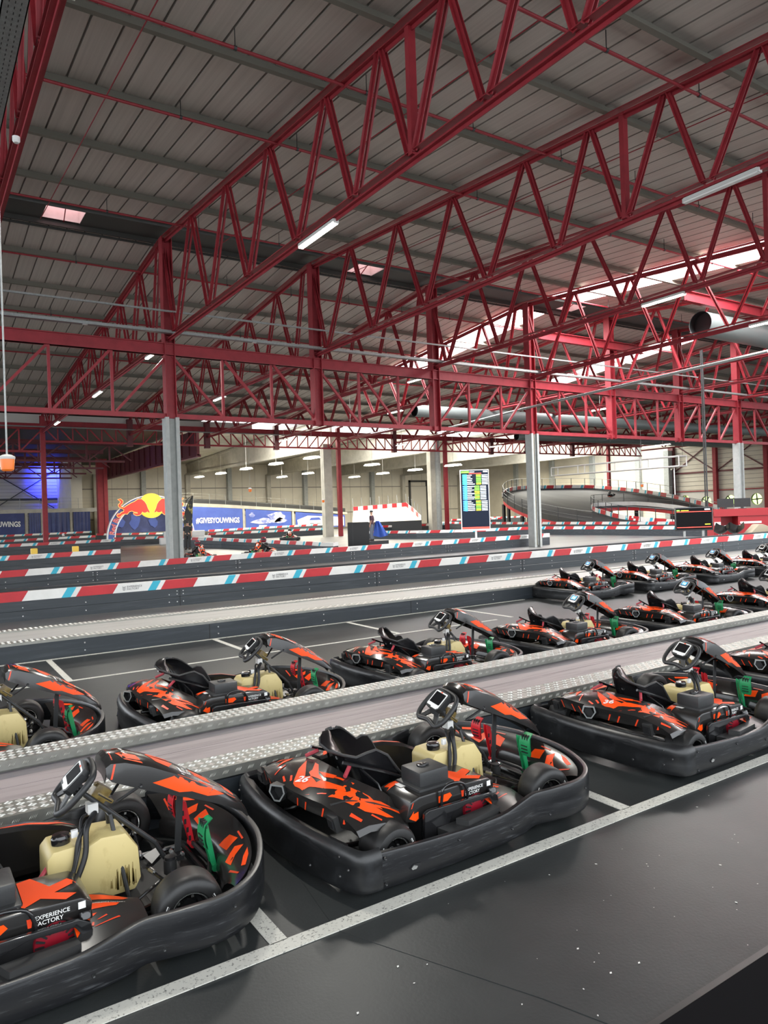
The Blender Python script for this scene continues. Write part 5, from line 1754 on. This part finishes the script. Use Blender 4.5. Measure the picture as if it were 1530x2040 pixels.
for o_, i_ in zip(Oc, Ic):
    a, b = dpt(o_), dpt(i_)
    rings.append([a.lerp(b, t) for t in (0, .25, .5, .75, 1)])
mb.loft(rings, 0, close=False)
rings2 = [[p - Vector((0, 0, min(.30, p.z * .9))) for p in r] for r in rings]
mb.loft(rings2, 1, close=False)
for e in (0, -1):
    mb.loft([[r[e], q[e]] for r, q in zip(rings, rings2)], 1, close=False)
prt(mb, 'track_deck', ['ramp_grey', 'stripe_red'], rt_, off, smooth=50)
for k in (2, 6, 9, 12, 15, 20, 24, 27, 30):
    if k < len(rings):
        for e in (0, -1):
            p = rings2[k][e]
            if p.z > .5:
                prt(MB().bb(p.x - .12, p.x + .12, p.y - .12, p.y + .12, 0, p.z), 'support_leg', ['black'], rt_, off, smooth=0)
def rail(pts, label, h0=0.0):
    r_ = MB()
    P_ = [Vector(p) for p in pts]
    L = 0
    for i, p in enumerate(P_):
        r_.cyl(p + Vector((0, 0, h0 - .5)), p + Vector((0, 0, h0 + .75)), .03, 6)
    r_.tube([p + Vector((0, 0, h0 + .75)) for p in P_], .022, 6, 1)
    r_.tube([p + Vector((0, 0, h0 + .3)) for p in P_], .010, 5, 1)
    prt(r_, 'railing', ['dark_grey', 'galv'], rt_, off)
rail([p for p in Oc[6:30:1]], '')
rail([Oc[i] for i in range(30, len(Oc), 2)], '')
rail([Ic[i] for i in range(0, len(Ic), 2)], '')
wallp = []
mb = MB()
mb.loft([[p + Vector((0, 0, -HW)), p, p + Vector((.1, .05, 0)), p + Vector((.1, .05, -HW))] for p in Oc[24:]], 0, close=True, caps=True)
prt(mb, 'kerb_wall', ['barrier_low'], rt_, off, smooth=0)
barrier('track_wall', [tuple(p) for p in reversed(Oc[:27])], 'curved striped wall round the top of the raised track', drop=HW, stripe=.36, period=2.6)
barrier('track_wall', [tuple(p) for p in Ic], 'striped wall round the inner hairpin of the raised track', drop=HW, stripe=.34, period=2.4)
# pale banked ramp in the far hall
rp = thing('banked_ramp', 'pale banked track ramp with a striped top behind the standing person', 'track ramp', (48, 62, 0))
off = (48, 62, 0)
a, b, c_, d_ = [Vector(p) for p in [(38.89, 65.37, 2.25), (43.58, 62.31, 2.54), (41.32, 56.62, 1.13), (35.71, 60.29, 1.06)]]
mb = MB().quad(a, b, c_, d_, 0)
mb.add([a, b, Vector((b.x, b.y, 0)), Vector((a.x, a.y, 0)), c_, d_, Vector((c_.x, c_.y, 0)), Vector((d_.x, d_.y, 0))], [(0, 1, 2, 3), (0, 5, 7, 3), (1, 4, 6, 2), (5, 4, 6, 7)], 1)
prt(mb, 'ramp_surface', ['concrete', 'barrier_low'], rp, off, smooth=0)
mb = MB()
n = 11
for i in range(n):
    p, q = a.lerp(b, i / n), a.lerp(b, (i + 1) / n)
    h = Vector((0, 0, .42))
    mb.quad(p, q, q + h, p + h, i % 2)
    mb.quad(p + Vector((0, 0, -.3)), q + Vector((0, 0, -.3)), q, p, 2) if False else None
for i in range(6):
    p, q = b.lerp(c_, i / 6), b.lerp(c_, (i + 1) / 6)
    h = Vector((0, 0, .42))
    mb.quad(p, q, q + h, p + h, i % 2)
prt(mb, 'stripe_board', ['stripe_red', 'stripe_white', 'barrier_low'], rp, off, smooth=0, solid=.05)
mb = MB()
for i in range(7):
    p = a.lerp(b, i / 6)
    mb.cyl(p, p + Vector((0, .1, 1.3)), .03, 6)
for i in range(1, 6):
    p = b.lerp(c_, i / 5)
    mb.cyl(p, p + Vector((0, .1, 1.3)), .03, 6)
prt(mb, 'railing', ['galv'], rp, off)

# ------------------------------------------------------------------ ducts, pipes, trays
def duct(p0, p1, r, label, dark=True, bands=0):
    p0, p1 = Vector(p0), Vector(p1)
    g = thing('air_duct', label, 'duct', p0, 0, 'round air ducts')
    d = p1 - p0
    mb = MB()
    L = d.length
    u = d.normalized()
    n = max(2, int(L / .5))
    pts, rr = [], []
    for i in range(n):
        pts += [d * (i / n), d * (i / n) + u * .03]
        rr += [r * 1.015, r]
    pts.append(d)
    rr.append(r)
    mb.tube(pts, rr, 32, 0, caps=False)
    mb.build('pipe_wall', ['duct'], g, smooth=50)
    mb = MB().tube([u * .01, d], r * .97, 32, 0, caps=False)  # black tube and disc paint the shade inside the open end
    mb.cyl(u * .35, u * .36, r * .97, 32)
    mb.build('dark_inside', ['black'], g)
    return g
duct((27.9, 18.0, 9.44), (60, 18.0, 9.44), .51, 'big grey round duct with its dark open end at right under the roof')
duct((26.0, 36.0, 8.15), (72, 36.0, 8.15), .36, 'long grey round duct behind the girder right of centre')
duct((44.0, 46.0, 8.2), (78, 46.0, 8.2), .32, 'farther grey round duct above the raised track')
def pipe(name, pts, r, m, label, cat, group=None, hang=None, up=.35):
    mb = MB().tube(pts, r, 8, 0)
    o = thing(name, label, cat, pts[0], 0, group)
    offp = pts[0]
    prt(mb, 'tube', [m], o, offp)
    if hang:
        mb = MB()
        a, b = Vector(pts[0]), Vector(pts[-1])
        L = (b - a).length
        for i in range(int(L / hang)):
            p = a.lerp(b, (i + .5) * hang / L)
            mb.cyl(p, p + Vector((0, 0, up)), .010, 6)
            mb.cyl(p - Vector((.03, 0, 0)), p + Vector((.03, 0, 0)), r * 1.35, 8)
        prt(mb, 'hanger', ['dark_grey'], o, offp)
    return o
sp = 'red sprinkler pipes'
labsp = ['nearest red sprinkler pipe at the top of the picture', 'red sprinkler pipe crossing the top left corner truss', 'red sprinkler pipe just before the dark ridge strip', 'red sprinkler pipe beside the dark ridge strip', 'red sprinkler pipe behind the ridge', 'second red sprinkler pipe behind the ridge', 'farthest red sprinkler pipe under the far roof slope']
for lab, y in zip(labsp, (9.2, 13.15, 16.5, 24.0, 29.2, 35.2, 41.2)):
    pipe('sprinkler_pipe', [(-8, y, ztop(y) - .02), (60, y, ztop(y) - .02)], .035, 'red_steel', lab, 'pipe', sp, 3.0, .4)
for i, x in enumerate((3.9, 9.9, 15.9)):
    pipe('sprinkler_branch', [(x, -2, ztop(-2) + .12), (x, 26.4, ztop(26.4) + .12)], .014, 'red_steel', ('thin red branch pipe under the roof left of the near truss', 'thin red branch pipe under the roof right of the near truss', 'thin red branch pipe under the roof right of the second truss')[i], 'pipe', 'thin branch pipes')
tray = thing('cable_tray', 'silver cable conduit on the girder, upper of the two', 'conduit', (0, 25.4, 8.9))
for (a, b, z, yy, lab) in (((0), 48, 9.28, 25.3, 'upper silver conduit above the long girder'), ):
    prt(MB().bb(-6, 48, yy - .03, yy + .03, z - .03, z + .03), 'tube', ['galv'], tray, (0, 25.4, 8.9), smooth=0)
tray2 = thing('cable_tray', 'wide silver cable tray just above the long girder', 'cable tray', (0, 25.5, 8.5))
mb = MB().bb(-6, 48, 25.3, 25.5, 8.52, 8.55).bb(-6, 48, 25.29, 25.31, 8.52, 8.62)
for x in range(-4, 48, 3):
    mb.box((x, 25.4, 8.57), (.16, .14, .12), 1)
prt(mb, 'tray', ['galv', 'led_off'], tray2, (0, 25.5, 8.5), smooth=0)
pipe('conduit', [(25.92, 14.11, 7.3), (25.58, 26.28, 6.88), (29.33, 38.17, 7.28)], .06, 'galv', 'bright silver pipe climbing to the right edge below the grey duct', 'pipe')
pipe('conduit', [(-6, 55.3, 8.75), (28, 55.3, 8.75)], .05, 'galv', 'silver pipe along the far girder at left', 'pipe')
t0 = thing('cable_tray', 'grey perforated cable tray beside the truss in the top left corner', 'cable tray', (1.2, 10, 8.6))
mb = MB().bb(1.12, 1.42, 2, 24, 8.50, 8.53).bb(1.12, 1.135, 2, 24, 8.50, 8.62).bb(1.405, 1.42, 2, 24, 8.50, 8.62)
for i in range(160):
    for j in (1.20, 1.27, 1.34):
        mb.box((j, 4 + .12 * i, 8.499), (.012, .05, .003), 1)
prt(mb, 'tray', ['galv', 'dark_grey'], t0, (1.2, 10, 8.6), smooth=0)
dt = thing('smoke_detector', 'small round detector under the truss in the top left corner', 'detector', (1.62, 13.2, 8.30))
MB().lathe([(-.05, 0), (-.05, .04), (-.02, .06), (.05, .06)], (0, 0, 0), 'z', 20).build('body', ['led_off'], dt)
# lighting truss over the raised track
lt = thing('lighting_truss', 'square section silver lighting truss hanging over the raised track', 'lighting truss', (50, 40, 6))
e0, e1 = [Vector(p) for p in [(49.23, 46.67, 5.18), (46.5, 31.72, 4.98)]]
mb = MB()
h2 = .36
u = (e1 - e0).normalized()
sd = Vector((u.y, -u.x, 0)).normalized() * h2
for a in (-1, 1):
    for b in (-1, 1):
        mb.tube([e0 + sd * a + Vector((0, 0, h2 * b)), e1 + sd * a + Vector((0, 0, h2 * b))], .045, 8)
for i in range(5):
    p = e0.lerp(e1, i / 4)
    q = [p + sd * a + Vector((0, 0, h2 * b)) for a, b in ((-1, -1), (1, -1), (1, 1), (-1, 1))]
    for m_, n_ in zip(q, q[1:] + q[:1]):
        mb.cyl(m_, n_, .04, 8)
prt(mb, 'frame', ['led_off'], lt, (50, 40, 6))
mb = MB()
for i in (0, 2, 4):
    p = e0.lerp(e1, i / 4)
    mb.cyl(p + Vector((0, 0, .3)), p + Vector((0, 0, 5)), .012, 6)
prt(mb, 'cable', ['dark_grey'], lt, (50, 40, 6))

# ------------------------------------------------------------------ lamps
def batten(p, label, L=1.5, axis='y', on=True, power=0, m='led'):
    g = thing('strip_light', label, 'strip light', p, 0 if axis == 'y' else PI / 2, 'LED strip lights')
    MB().bb(-.07, .07, -L / 2, L / 2, 0, .07).bb(-.06, .06, -L / 2 - .03, -L / 2, -.03, .06).bb(-.06, .06, L / 2, L / 2 + .03, -.03, .06).build('housing', ['lamp_body'], g, smooth=0)
    MB().bb(-.055, .055, -L / 2, L / 2, -.035, 0).build('diffuser', [m if on else 'led_off'], g, smooth=0)
    if power:
        area_lamp('lamp_light', (p[0], p[1], p[2] - .06), (.12, L) if axis == 'y' else (L, .12), power)
BL = 'LED strip lights'
bat = [((7.944, 14.55, 8.34), 'glowing strip light under the near truss, largest lamp in the picture', 1.7, True, 260), ((7.944, 28.2, 8.34), 'glowing strip light left of the near grey column top', 1.4, True, 160), ((7.944, 37.9, 8.34), 'glowing strip light below the girder left of the near grey column', 1.8, True, 160), ((7.944, 49.8, 8.34), 'small glowing strip light above the thin red post', 1.6, True, 0),
       ((19.94, 14.1, 8.34), 'glowing strip light under the third truss, left of the grey duct', 1.5, True, 260), ((13.944, 8.45, 8.34), 'unlit grey strip light at the top right under the second truss', 1.6, False, 0), ((13.94, 37, 8.34), 'glowing strip light below the girder right of the near grey column', 1.6, True, 160),
       ((1.78, 8.7, 8.34), 'glowing strip light at the very top left corner', 1.2, True, 160),
       ((25.94, 14, 8.34), 'glowing strip light under the fourth truss', 1.5, True, 200), ((25.94, 38, 8.34), 'glowing strip light under the truss beyond the brown pipe column', 1.6, True, 160), ((31.94, 38, 8.34), 'glowing strip light under the truss near the bright red girder post', 1.6, True, 0), ((37.94, 38, 8.34), 'glowing strip light far right below the girder', 1.6, True, 160), ((37.94, 46, 8.34), 'glowing strip light above the silver lighting truss', 1.6, True, 0)]
for p, lab, L, on, pw in bat:
    batten(p, lab, L, 'y', on, pw)
far = [[(26.02, 54.66, 8.24), (35.33, 50.97, 7.73), (43.41, 48.07, 7.51), (44.02, 36.92, 9.25), (47.57, 40.58, 8.69), (54.04, 38.74, 7.0), (23.01, 38.71, 7.47), (22.41, 30.74, 8.87)]][0]
fl_ = ['glowing lamp on the far girder right of the near grey column', 'glowing lamp on the far girder left of the round column', 'glowing lamp on the far girder right of the round column', 'glowing lamp beside the bright red girder post', 'second glowing lamp beside the bright red girder post, just below', 'glowing lamp under the far truss above the silver lighting truss', 'bright lamp below the girder between the hanging posts', 'bright lamp on the girder at the third post']
for p, lab in zip(far, fl_):
    batten(p, lab, 1.5, 'y', True, 0)
    if True:
        MB().cyl((0, 0, .07), (0, 0, (dz(p[1]) + .01 if p[1] < 56 else 10.5) - p[2]), .012, 6).build('rod', ['lamp_body'], [o for o in bpy.data.objects if o.get('label') == lab][0])
for i, (u_, v_) in enumerate(((397, 950), (440, 943), (490.5, 934), (549.7, 924), (621, 912), (561.6, 950), (613.4, 943), (706, 950), (741, 926), (762.5, 943), (827, 936), (902.7, 927))):
    pass
rl = [(30.8, 89.77, 7.29), (30.23, 80.58, 7.15), (29.2, 70.5, 6.97), (27.98, 60.55, 6.74), (27.93, 53.42, 6.71), (39.59, 84.02, 6.94), (38.69, 75.06, 6.82), (47.3, 78.99, 6.64), (36.37, 57.46, 6.5), (45.95, 70.31, 6.53), (44.43, 61.75, 6.35), (42.75, 53.29, 6.2)]
for i, p in enumerate(rl):
    g = thing('high_bay_lamp', 'oval white lamp in the far concrete hall, %s from the left' % ('first', 'second', 'third', 'fourth', 'eighth', 'fifth', 'sixth', 'seventh', 'ninth', 'tenth', 'eleventh', 'twelfth')[i], 'lamp', p, 0, 'lamps of the far hall')
    MB().bb(-.35, .35, -.9, .9, -.06, 0).build('diffuser', ['led'], g, bevel=.05)
    MB().bb(-.30, .30, -.85, .85, 0, .12).build('housing', ['lamp_body'], g, smooth=0)
    MB().cyl((0, 0, .1), (0, 0, 10.62 - .0367 * max(0, p[1] - 70) - p[2]), .012, 6).build('rod', ['lamp_body'], g)
for x in (28, 40, 52, 64, 76):
    area_lamp('far_hall_light', (x, 76, 7.8), (1.2, 22), 1500, (1, .91, .70))
for x in (26, 38, 50, 62, 74):
    area_lamp('far_hall_daylight', (x, 63.5, 10.6), (9, 10), 1700, (1, .95, .80))
for (xa, xb), pw in zip(STRIP, (7000, 3000)):
    for y0, y1, q in ((4, 25.35, .6), (27.45, 40, .4)):
        a_ = math.atan((dz(y1) - dz(y0)) / (y1 - y0))
        area_lamp('skylight_daylight', ((xa + xb) / 2, (y0 + y1) / 2, (dz(y0) + dz(y1)) / 2 + .36), (xb - xa - .1, y1 - y0), pw * q, (1, 1, 1), (a_, 0, 0))
sl = bpy.data.lights.new('blue_flood', 'SPOT')
sl.energy = 5200
sl.spot_blend = 1.0
sl.shadow_soft_size = .4
sl.color = (.02, .03, 1.0)
sl.spot_size = 1.9
so = bpy.data.objects.new('blue_flood', sl)
so.location = (14.4, 95.5, 8.6)
so.rotation_euler = (math.radians(75), 0, math.radians(-8))
COL.objects.link(so)
# hanging beacons
def beacon(p, top, s, label):
    g = thing('beacon', label, 'warning beacon', p, 0, 'orange hanging beacons')
    MB().lathe([(-.13 * s, 0), (-.13 * s, .05 * s), (-.11 * s, .075 * s), (0, .085 * s), (.02 * s, .085 * s)], (0, 0, 0), 'z', 20).build('lens', ['amber'], g)
    MB().lathe([(.02 * s, .09 * s), (.05 * s, .095 * s), (.075 * s, .05 * s), (.085 * s, 0)], (0, 0, 0), 'z', 20).build('cap', ['lamp_body'], g)
    MB().cyl((0, 0, .05), (0, 0, top - p[2]), .011, 8).build('rod', ['galv'], g)
b1, b2, b3, b4 = [(1.02, 10.09, 2.75), (23.58, 56.26, 4.25), (28.64, 52.96, 3.14), (49.09, 37.2, 3.51)]
beacon(b1, ztop(b1[1]) + .3, 1.0, 'orange beacon hanging on a long rod at the left picture edge')
beacon(b2, ztop(b2[1]) + .38, 1.6, 'orange beacon hanging on a thin cable above the pale blue banners')
beacon(b3, ztop(b3[1]) + .38, 1.3, 'small orange beacon hanging left of the square concrete column')
beacon(b4, ztop(b4[1]) + .38, 1.3, 'small orange beacon hanging over the raised track')

# ------------------------------------------------------------------ people
def skin_body(name, joints, bones, mats, parent, sub=2):
    """joints: {n: ((x, y, z), r)}; one continuous surface"""
    names = list(joints)
    me = bpy.data.meshes.new(name)
    me.from_pydata([joints[n][0] for n in names], [(names.index(a), names.index(b)) for a, b in bones], [])
    o = bpy.data.objects.new(name, me)
    COL.objects.link(o)
    o.parent = parent
    md = o.modifiers.new('skin', 'SKIN')
    sv = me.skin_vertices[0].data
    for i, n in enumerate(names):
        r = joints[n][1]
        sv[i].radius = r if isinstance(r, tuple) else (r, r)
        sv[i].use_root = (i == 0)
    md.use_smooth_shade = True
    ss = o.modifiers.new('subdivision', 'SUBSURF')
    ss.levels = ss.render_levels = sub
    me.materials.append(MATS[mats])
    return o
def hand_bones(J, B, tag_, wrist, d, side):
    """palm, four bent fingers and a thumb as their own chains"""
    wv, d, side = Vector(wrist), Vector(d).normalized(), Vector(side).normalized()
    palm = wv + d * .07
    J[tag_ + 'p'] = (tuple(palm), .026)
    nrm = d.cross(side)
    for i in range(4):
        b_ = palm + side * (.030 - .020 * i) + d * .012
        L = (.062, .070, .066, .052)[i]
        J['%sf%d' % (tag_, i)] = (tuple(b_), .0095)
        J['%sg%d' % (tag_, i)] = (tuple(b_ + d * L * .55 + nrm * .010), .009)
        J['%sh%d' % (tag_, i)] = (tuple(b_ + d * L * .85 + nrm * .032), .008)
        B += [(tag_ + 'p', '%sf%d' % (tag_, i)), ('%sf%d' % (tag_, i), '%sg%d' % (tag_, i)), ('%sg%d' % (tag_, i), '%sh%d' % (tag_, i))]
    t = wv + d * .03 + side * .03
    J[tag_ + 't'] = (tuple(t), .011)
    J[tag_ + 'u'] = (tuple(t + side * .028 + d * .035), .010)
    B += [(tag_, tag_ + 't'), (tag_ + 't', tag_ + 'u'), (tag_, tag_ + 'p')]
def driver(parent_kart, label, helm):
    g = thing('person', label, 'person', parent_kart.location, parent_kart.rotation_euler.z, 'racing drivers')
    J = {'pel': ((.50, 0, .20), (.15, .11)), 'chest': ((.38, 0, .52), (.17, .12)), 'neck': ((.37, 0, .68), .065), 'head': ((.39, 0, .80), .10)}
    B = [('pel', 'chest'), ('chest', 'neck'), ('neck', 'head')]
    for s, q in ((1, 'l'), (-1, 'r')):
        J[q + 'sh'] = ((.38, s * .19, .60), .075)
        J[q + 'el'] = ((.62, s * .27, .46), .05)
        J[q] = ((.93, s * .145, .60), .034)
        J[q + 'hip'] = ((.58, s * .11, .21), .09)
        J[q + 'kn'] = ((.98, s * .24, .40), .065)
        J[q + 'an'] = ((1.38, s * .20, .18), .045)
        J[q + 'to'] = ((1.46, s * .20, .27), .035)
        B += [('chest', q + 'sh'), (q + 'sh', q + 'el'), (q + 'el', q), ('pel', q + 'hip'), (q + 'hip', q + 'kn'), (q + 'kn', q + 'an'), (q + 'an', q + 'to')]
        hand_bones(J, B, q, J[q][0], (.16, 0, .06), (0, -s, .3))
    skin_body('body', J, B, 'suit_black', g)
    mb = MB().lathe([(-.14, .06), (-.12, .11), (-.04, .135), (.05, .135), (.11, .10), (.14, .04), (.145, 0)], (.39, 0, .82), 'z', 24)
    mb.build('helmet', [helm], g, smooth=60)
    mb = MB()
    rings = [[Vector((.39 + .139 * math.cos(t), .139 * math.sin(t), .82 + z_)) for z_ in (-.02, .02, .055)] for t in [(-1.1 + 2.2 * i / 12) for i in range(13)]]
    mb.loft(rings, 0, close=False)
    mb.build('visor', ['black_gloss'], g)
    mb = MB().lathe([(.0, .09), (.05, .10), (.06, .07)], (.375, 0, .64), 'z', 16)
    mb.build('neck_brace', ['suit_pale'], g)
    return g
rk = [(11.18, 33.31, 0.08), (14.73, 33.38, 0.06), (25.37, 52.71, -0.07), (12.28, 77.99, 0.19), (61.33, 50.71, 2.53)]
rz_ = [math.atan2(-p[1], -p[0]) for p in rk]
rlab = ['racing kart with a driver right of the near grey column', 'racing kart with a driver in the hairpin at centre left', 'distant racing kart with a driver under the white printed banner', 'distant racing kart with a driver at far left', 'racing kart with a driver up on the raised track']
dlab = ['driver in a dark red helmet beside the near grey column', 'driver in a dark helmet in the hairpin at centre left', 'distant driver in black under the white printed banner', 'distant driver in a white helmet at far left', 'driver up on the raised track']
for i, p in enumerate(rk):
    o = copy_tree(KART)
    for ch in list(o.children):
        if ch.name.startswith('number'):
            bpy.data.objects.remove(ch)
    z_ = 0.006 if i < 4 else p[2] - .05
    o.location = (p[0], p[1], z_)
    o.rotation_euler = (0, 0, (rz_[0] + .15, rz_[1] - .25, rz_[2], -.2, .3)[i])
    tag(o, rlab[i], 'go-kart', 'racing karts')
    driver(o, dlab[i], ('helmet_red', 'helmet_red', 'black_gloss', 'helmet_white', 'black_gloss')[i])
def stander(loc, rz, label, shirt, trousers, h=1.0, cap=True):
    g = thing('person', label, 'person', loc, rz, None)
    J = {'pel': ((0, 0, .98), (.15, .11)), 'waist': ((0, 0, 1.12), (.14, .10)), 'chest': ((0, 0, 1.36), (.17, .115)), 'neck': ((0, 0, 1.53), .055), 'head': ((.015, 0, 1.66), (.085, .10)), 'top': ((.01, 0, 1.74), .075)}
    B = [('pel', 'waist'), ('waist', 'chest'), ('chest', 'neck'), ('neck', 'head'), ('head', 'top')]
    for s, q in ((1, 'l'), (-1, 'r')):
        J[q + 'sh'] = ((0, s * .19, 1.45), .07)
        J[q + 'el'] = ((-.04, s * .25, 1.17), .046)
        J[q] = ((.04, s * .26, .93), .032)
        J[q + 'hip'] = ((0, s * .10, .93), .10)
        J[q + 'kn'] = ((.03, s * .11, .50), .068)
        J[q + 'an'] = ((0, s * .12, .09), .045)
        J[q + 'to'] = ((.16, s * .13, .045), .04)
        B += [('chest', q + 'sh'), (q + 'sh', q + 'el'), (q + 'el', q), ('pel', q + 'hip'), (q + 'hip', q + 'kn'), (q + 'kn', q + 'an'), (q + 'an', q + 'to')]
        hand_bones(J, B, q, J[q][0], (.03, 0, -1), (.9, 0, 0))
    skin_body('body', J, B, 'skin', g)
    rings = []
    for z_, a, b in ((.92, .175, .125), (1.05, .165, .12), (1.2, .165, .12), (1.36, .20, .14), (1.46, .215, .12), (1.52, .10, .085)):
        rings.append([Vector((b * math.cos(2 * PI * k / 20), a * math.sin(2 * PI * k / 20), z_)) for k in range(20)])
    mb = MB().loft(rings, 0)
    for s in (1, -1):
        mb.tube([(0, s * .17, 1.46), (-.02, s * .225, 1.32), (-.035, s * .245, 1.20)], [.085, .075, .068], 12)
    mb.build('shirt', [shirt], g, smooth=60)
    mb = MB()
    for s in (1, -1):
        mb.tube([(0, s * .09, .98), (.01, s * .105, .80), (.03, s * .11, .50), (0, s * .12, .10)], [.125, .115, .085, .07], 14)
    mb.build('trousers', [trousers], g, smooth=60)
    mb = MB()
    for s in (1, -1):
        mb.box((.06, s * .125, .045), (.28, .10, .09))
    mb.build('shoe', ['black'], g, bevel=.03)
    mb = MB().lathe([(0, .10), (.06, .102), (.10, .075), (.115, 0)], (0, 0, 1.70), 'z', 20)
    mb.box((.13, 0, 1.705), (.12, .15, .012))
    if cap:
        mb.build('cap', ['black'], g, smooth=50)
    else:
        mb.build('hair', ['black'], g, smooth=50)
    mb = MB()
    for s in (1, -1):
        mb.box((.10, s * .035, 1.67), (.012, .022, .012), 0)
    mb.box((.112, 0, 1.645), (.025, .022, .04), 1)
    mb.box((.10, 0, 1.605), (.012, .05, .010), 0)
    mb.build('face', ['black', 'skin'], g, bevel=.003)
    g.scale = (h, h, h)
    return g
pp, pc, pb = [(23.43, 37.25, 0.86), (23.73, 36.81, 1.1), (14.98, 45.76, 0.67)]
o = MB().bb(-.8, .8, -.6, .6, 0, .28).build('step', ['barrier_low'], smooth=0)
o.location = (pp[0], pp[1], 0)
tag(o, 'low dark step the marshal with the blue cloth stands on', 'step')
stander((pp[0], pp[1], .28), 2.3, 'marshal in a dark t-shirt, jeans and cap standing in the centre behind the black box', 'shirt_dark', 'jeans', 1.02)
mb = MB()
rings = []
for k in range(9):
    t = k / 8
    wv = .10 + .36 * t
    rings.append([Vector((q * wv + .18 * t, .06 * math.sin(q * 7 + t * 2), 1.35 - 1.0 * t + .12 * abs(q) * t)) for q in [-1 + i * .2 for i in range(11)]])
mb.loft(rings, 0, close=False)
o = mb.build('flag', ['cloth_blue'], solid=.012, smooth=60)
o.location = (pc[0] - .15, pc[1] + .05, .12)
o.rotation_euler = (0, 0, -.6)
tag(o, 'furled blue cloth hanging from the hand of the person in the centre', 'cloth')
stander((pb[0] - .1, pb[1] + .2, 0), -2.2, 'person in black standing beside the feather flag', 'suit_black', 'suit_black', 1.0, False)
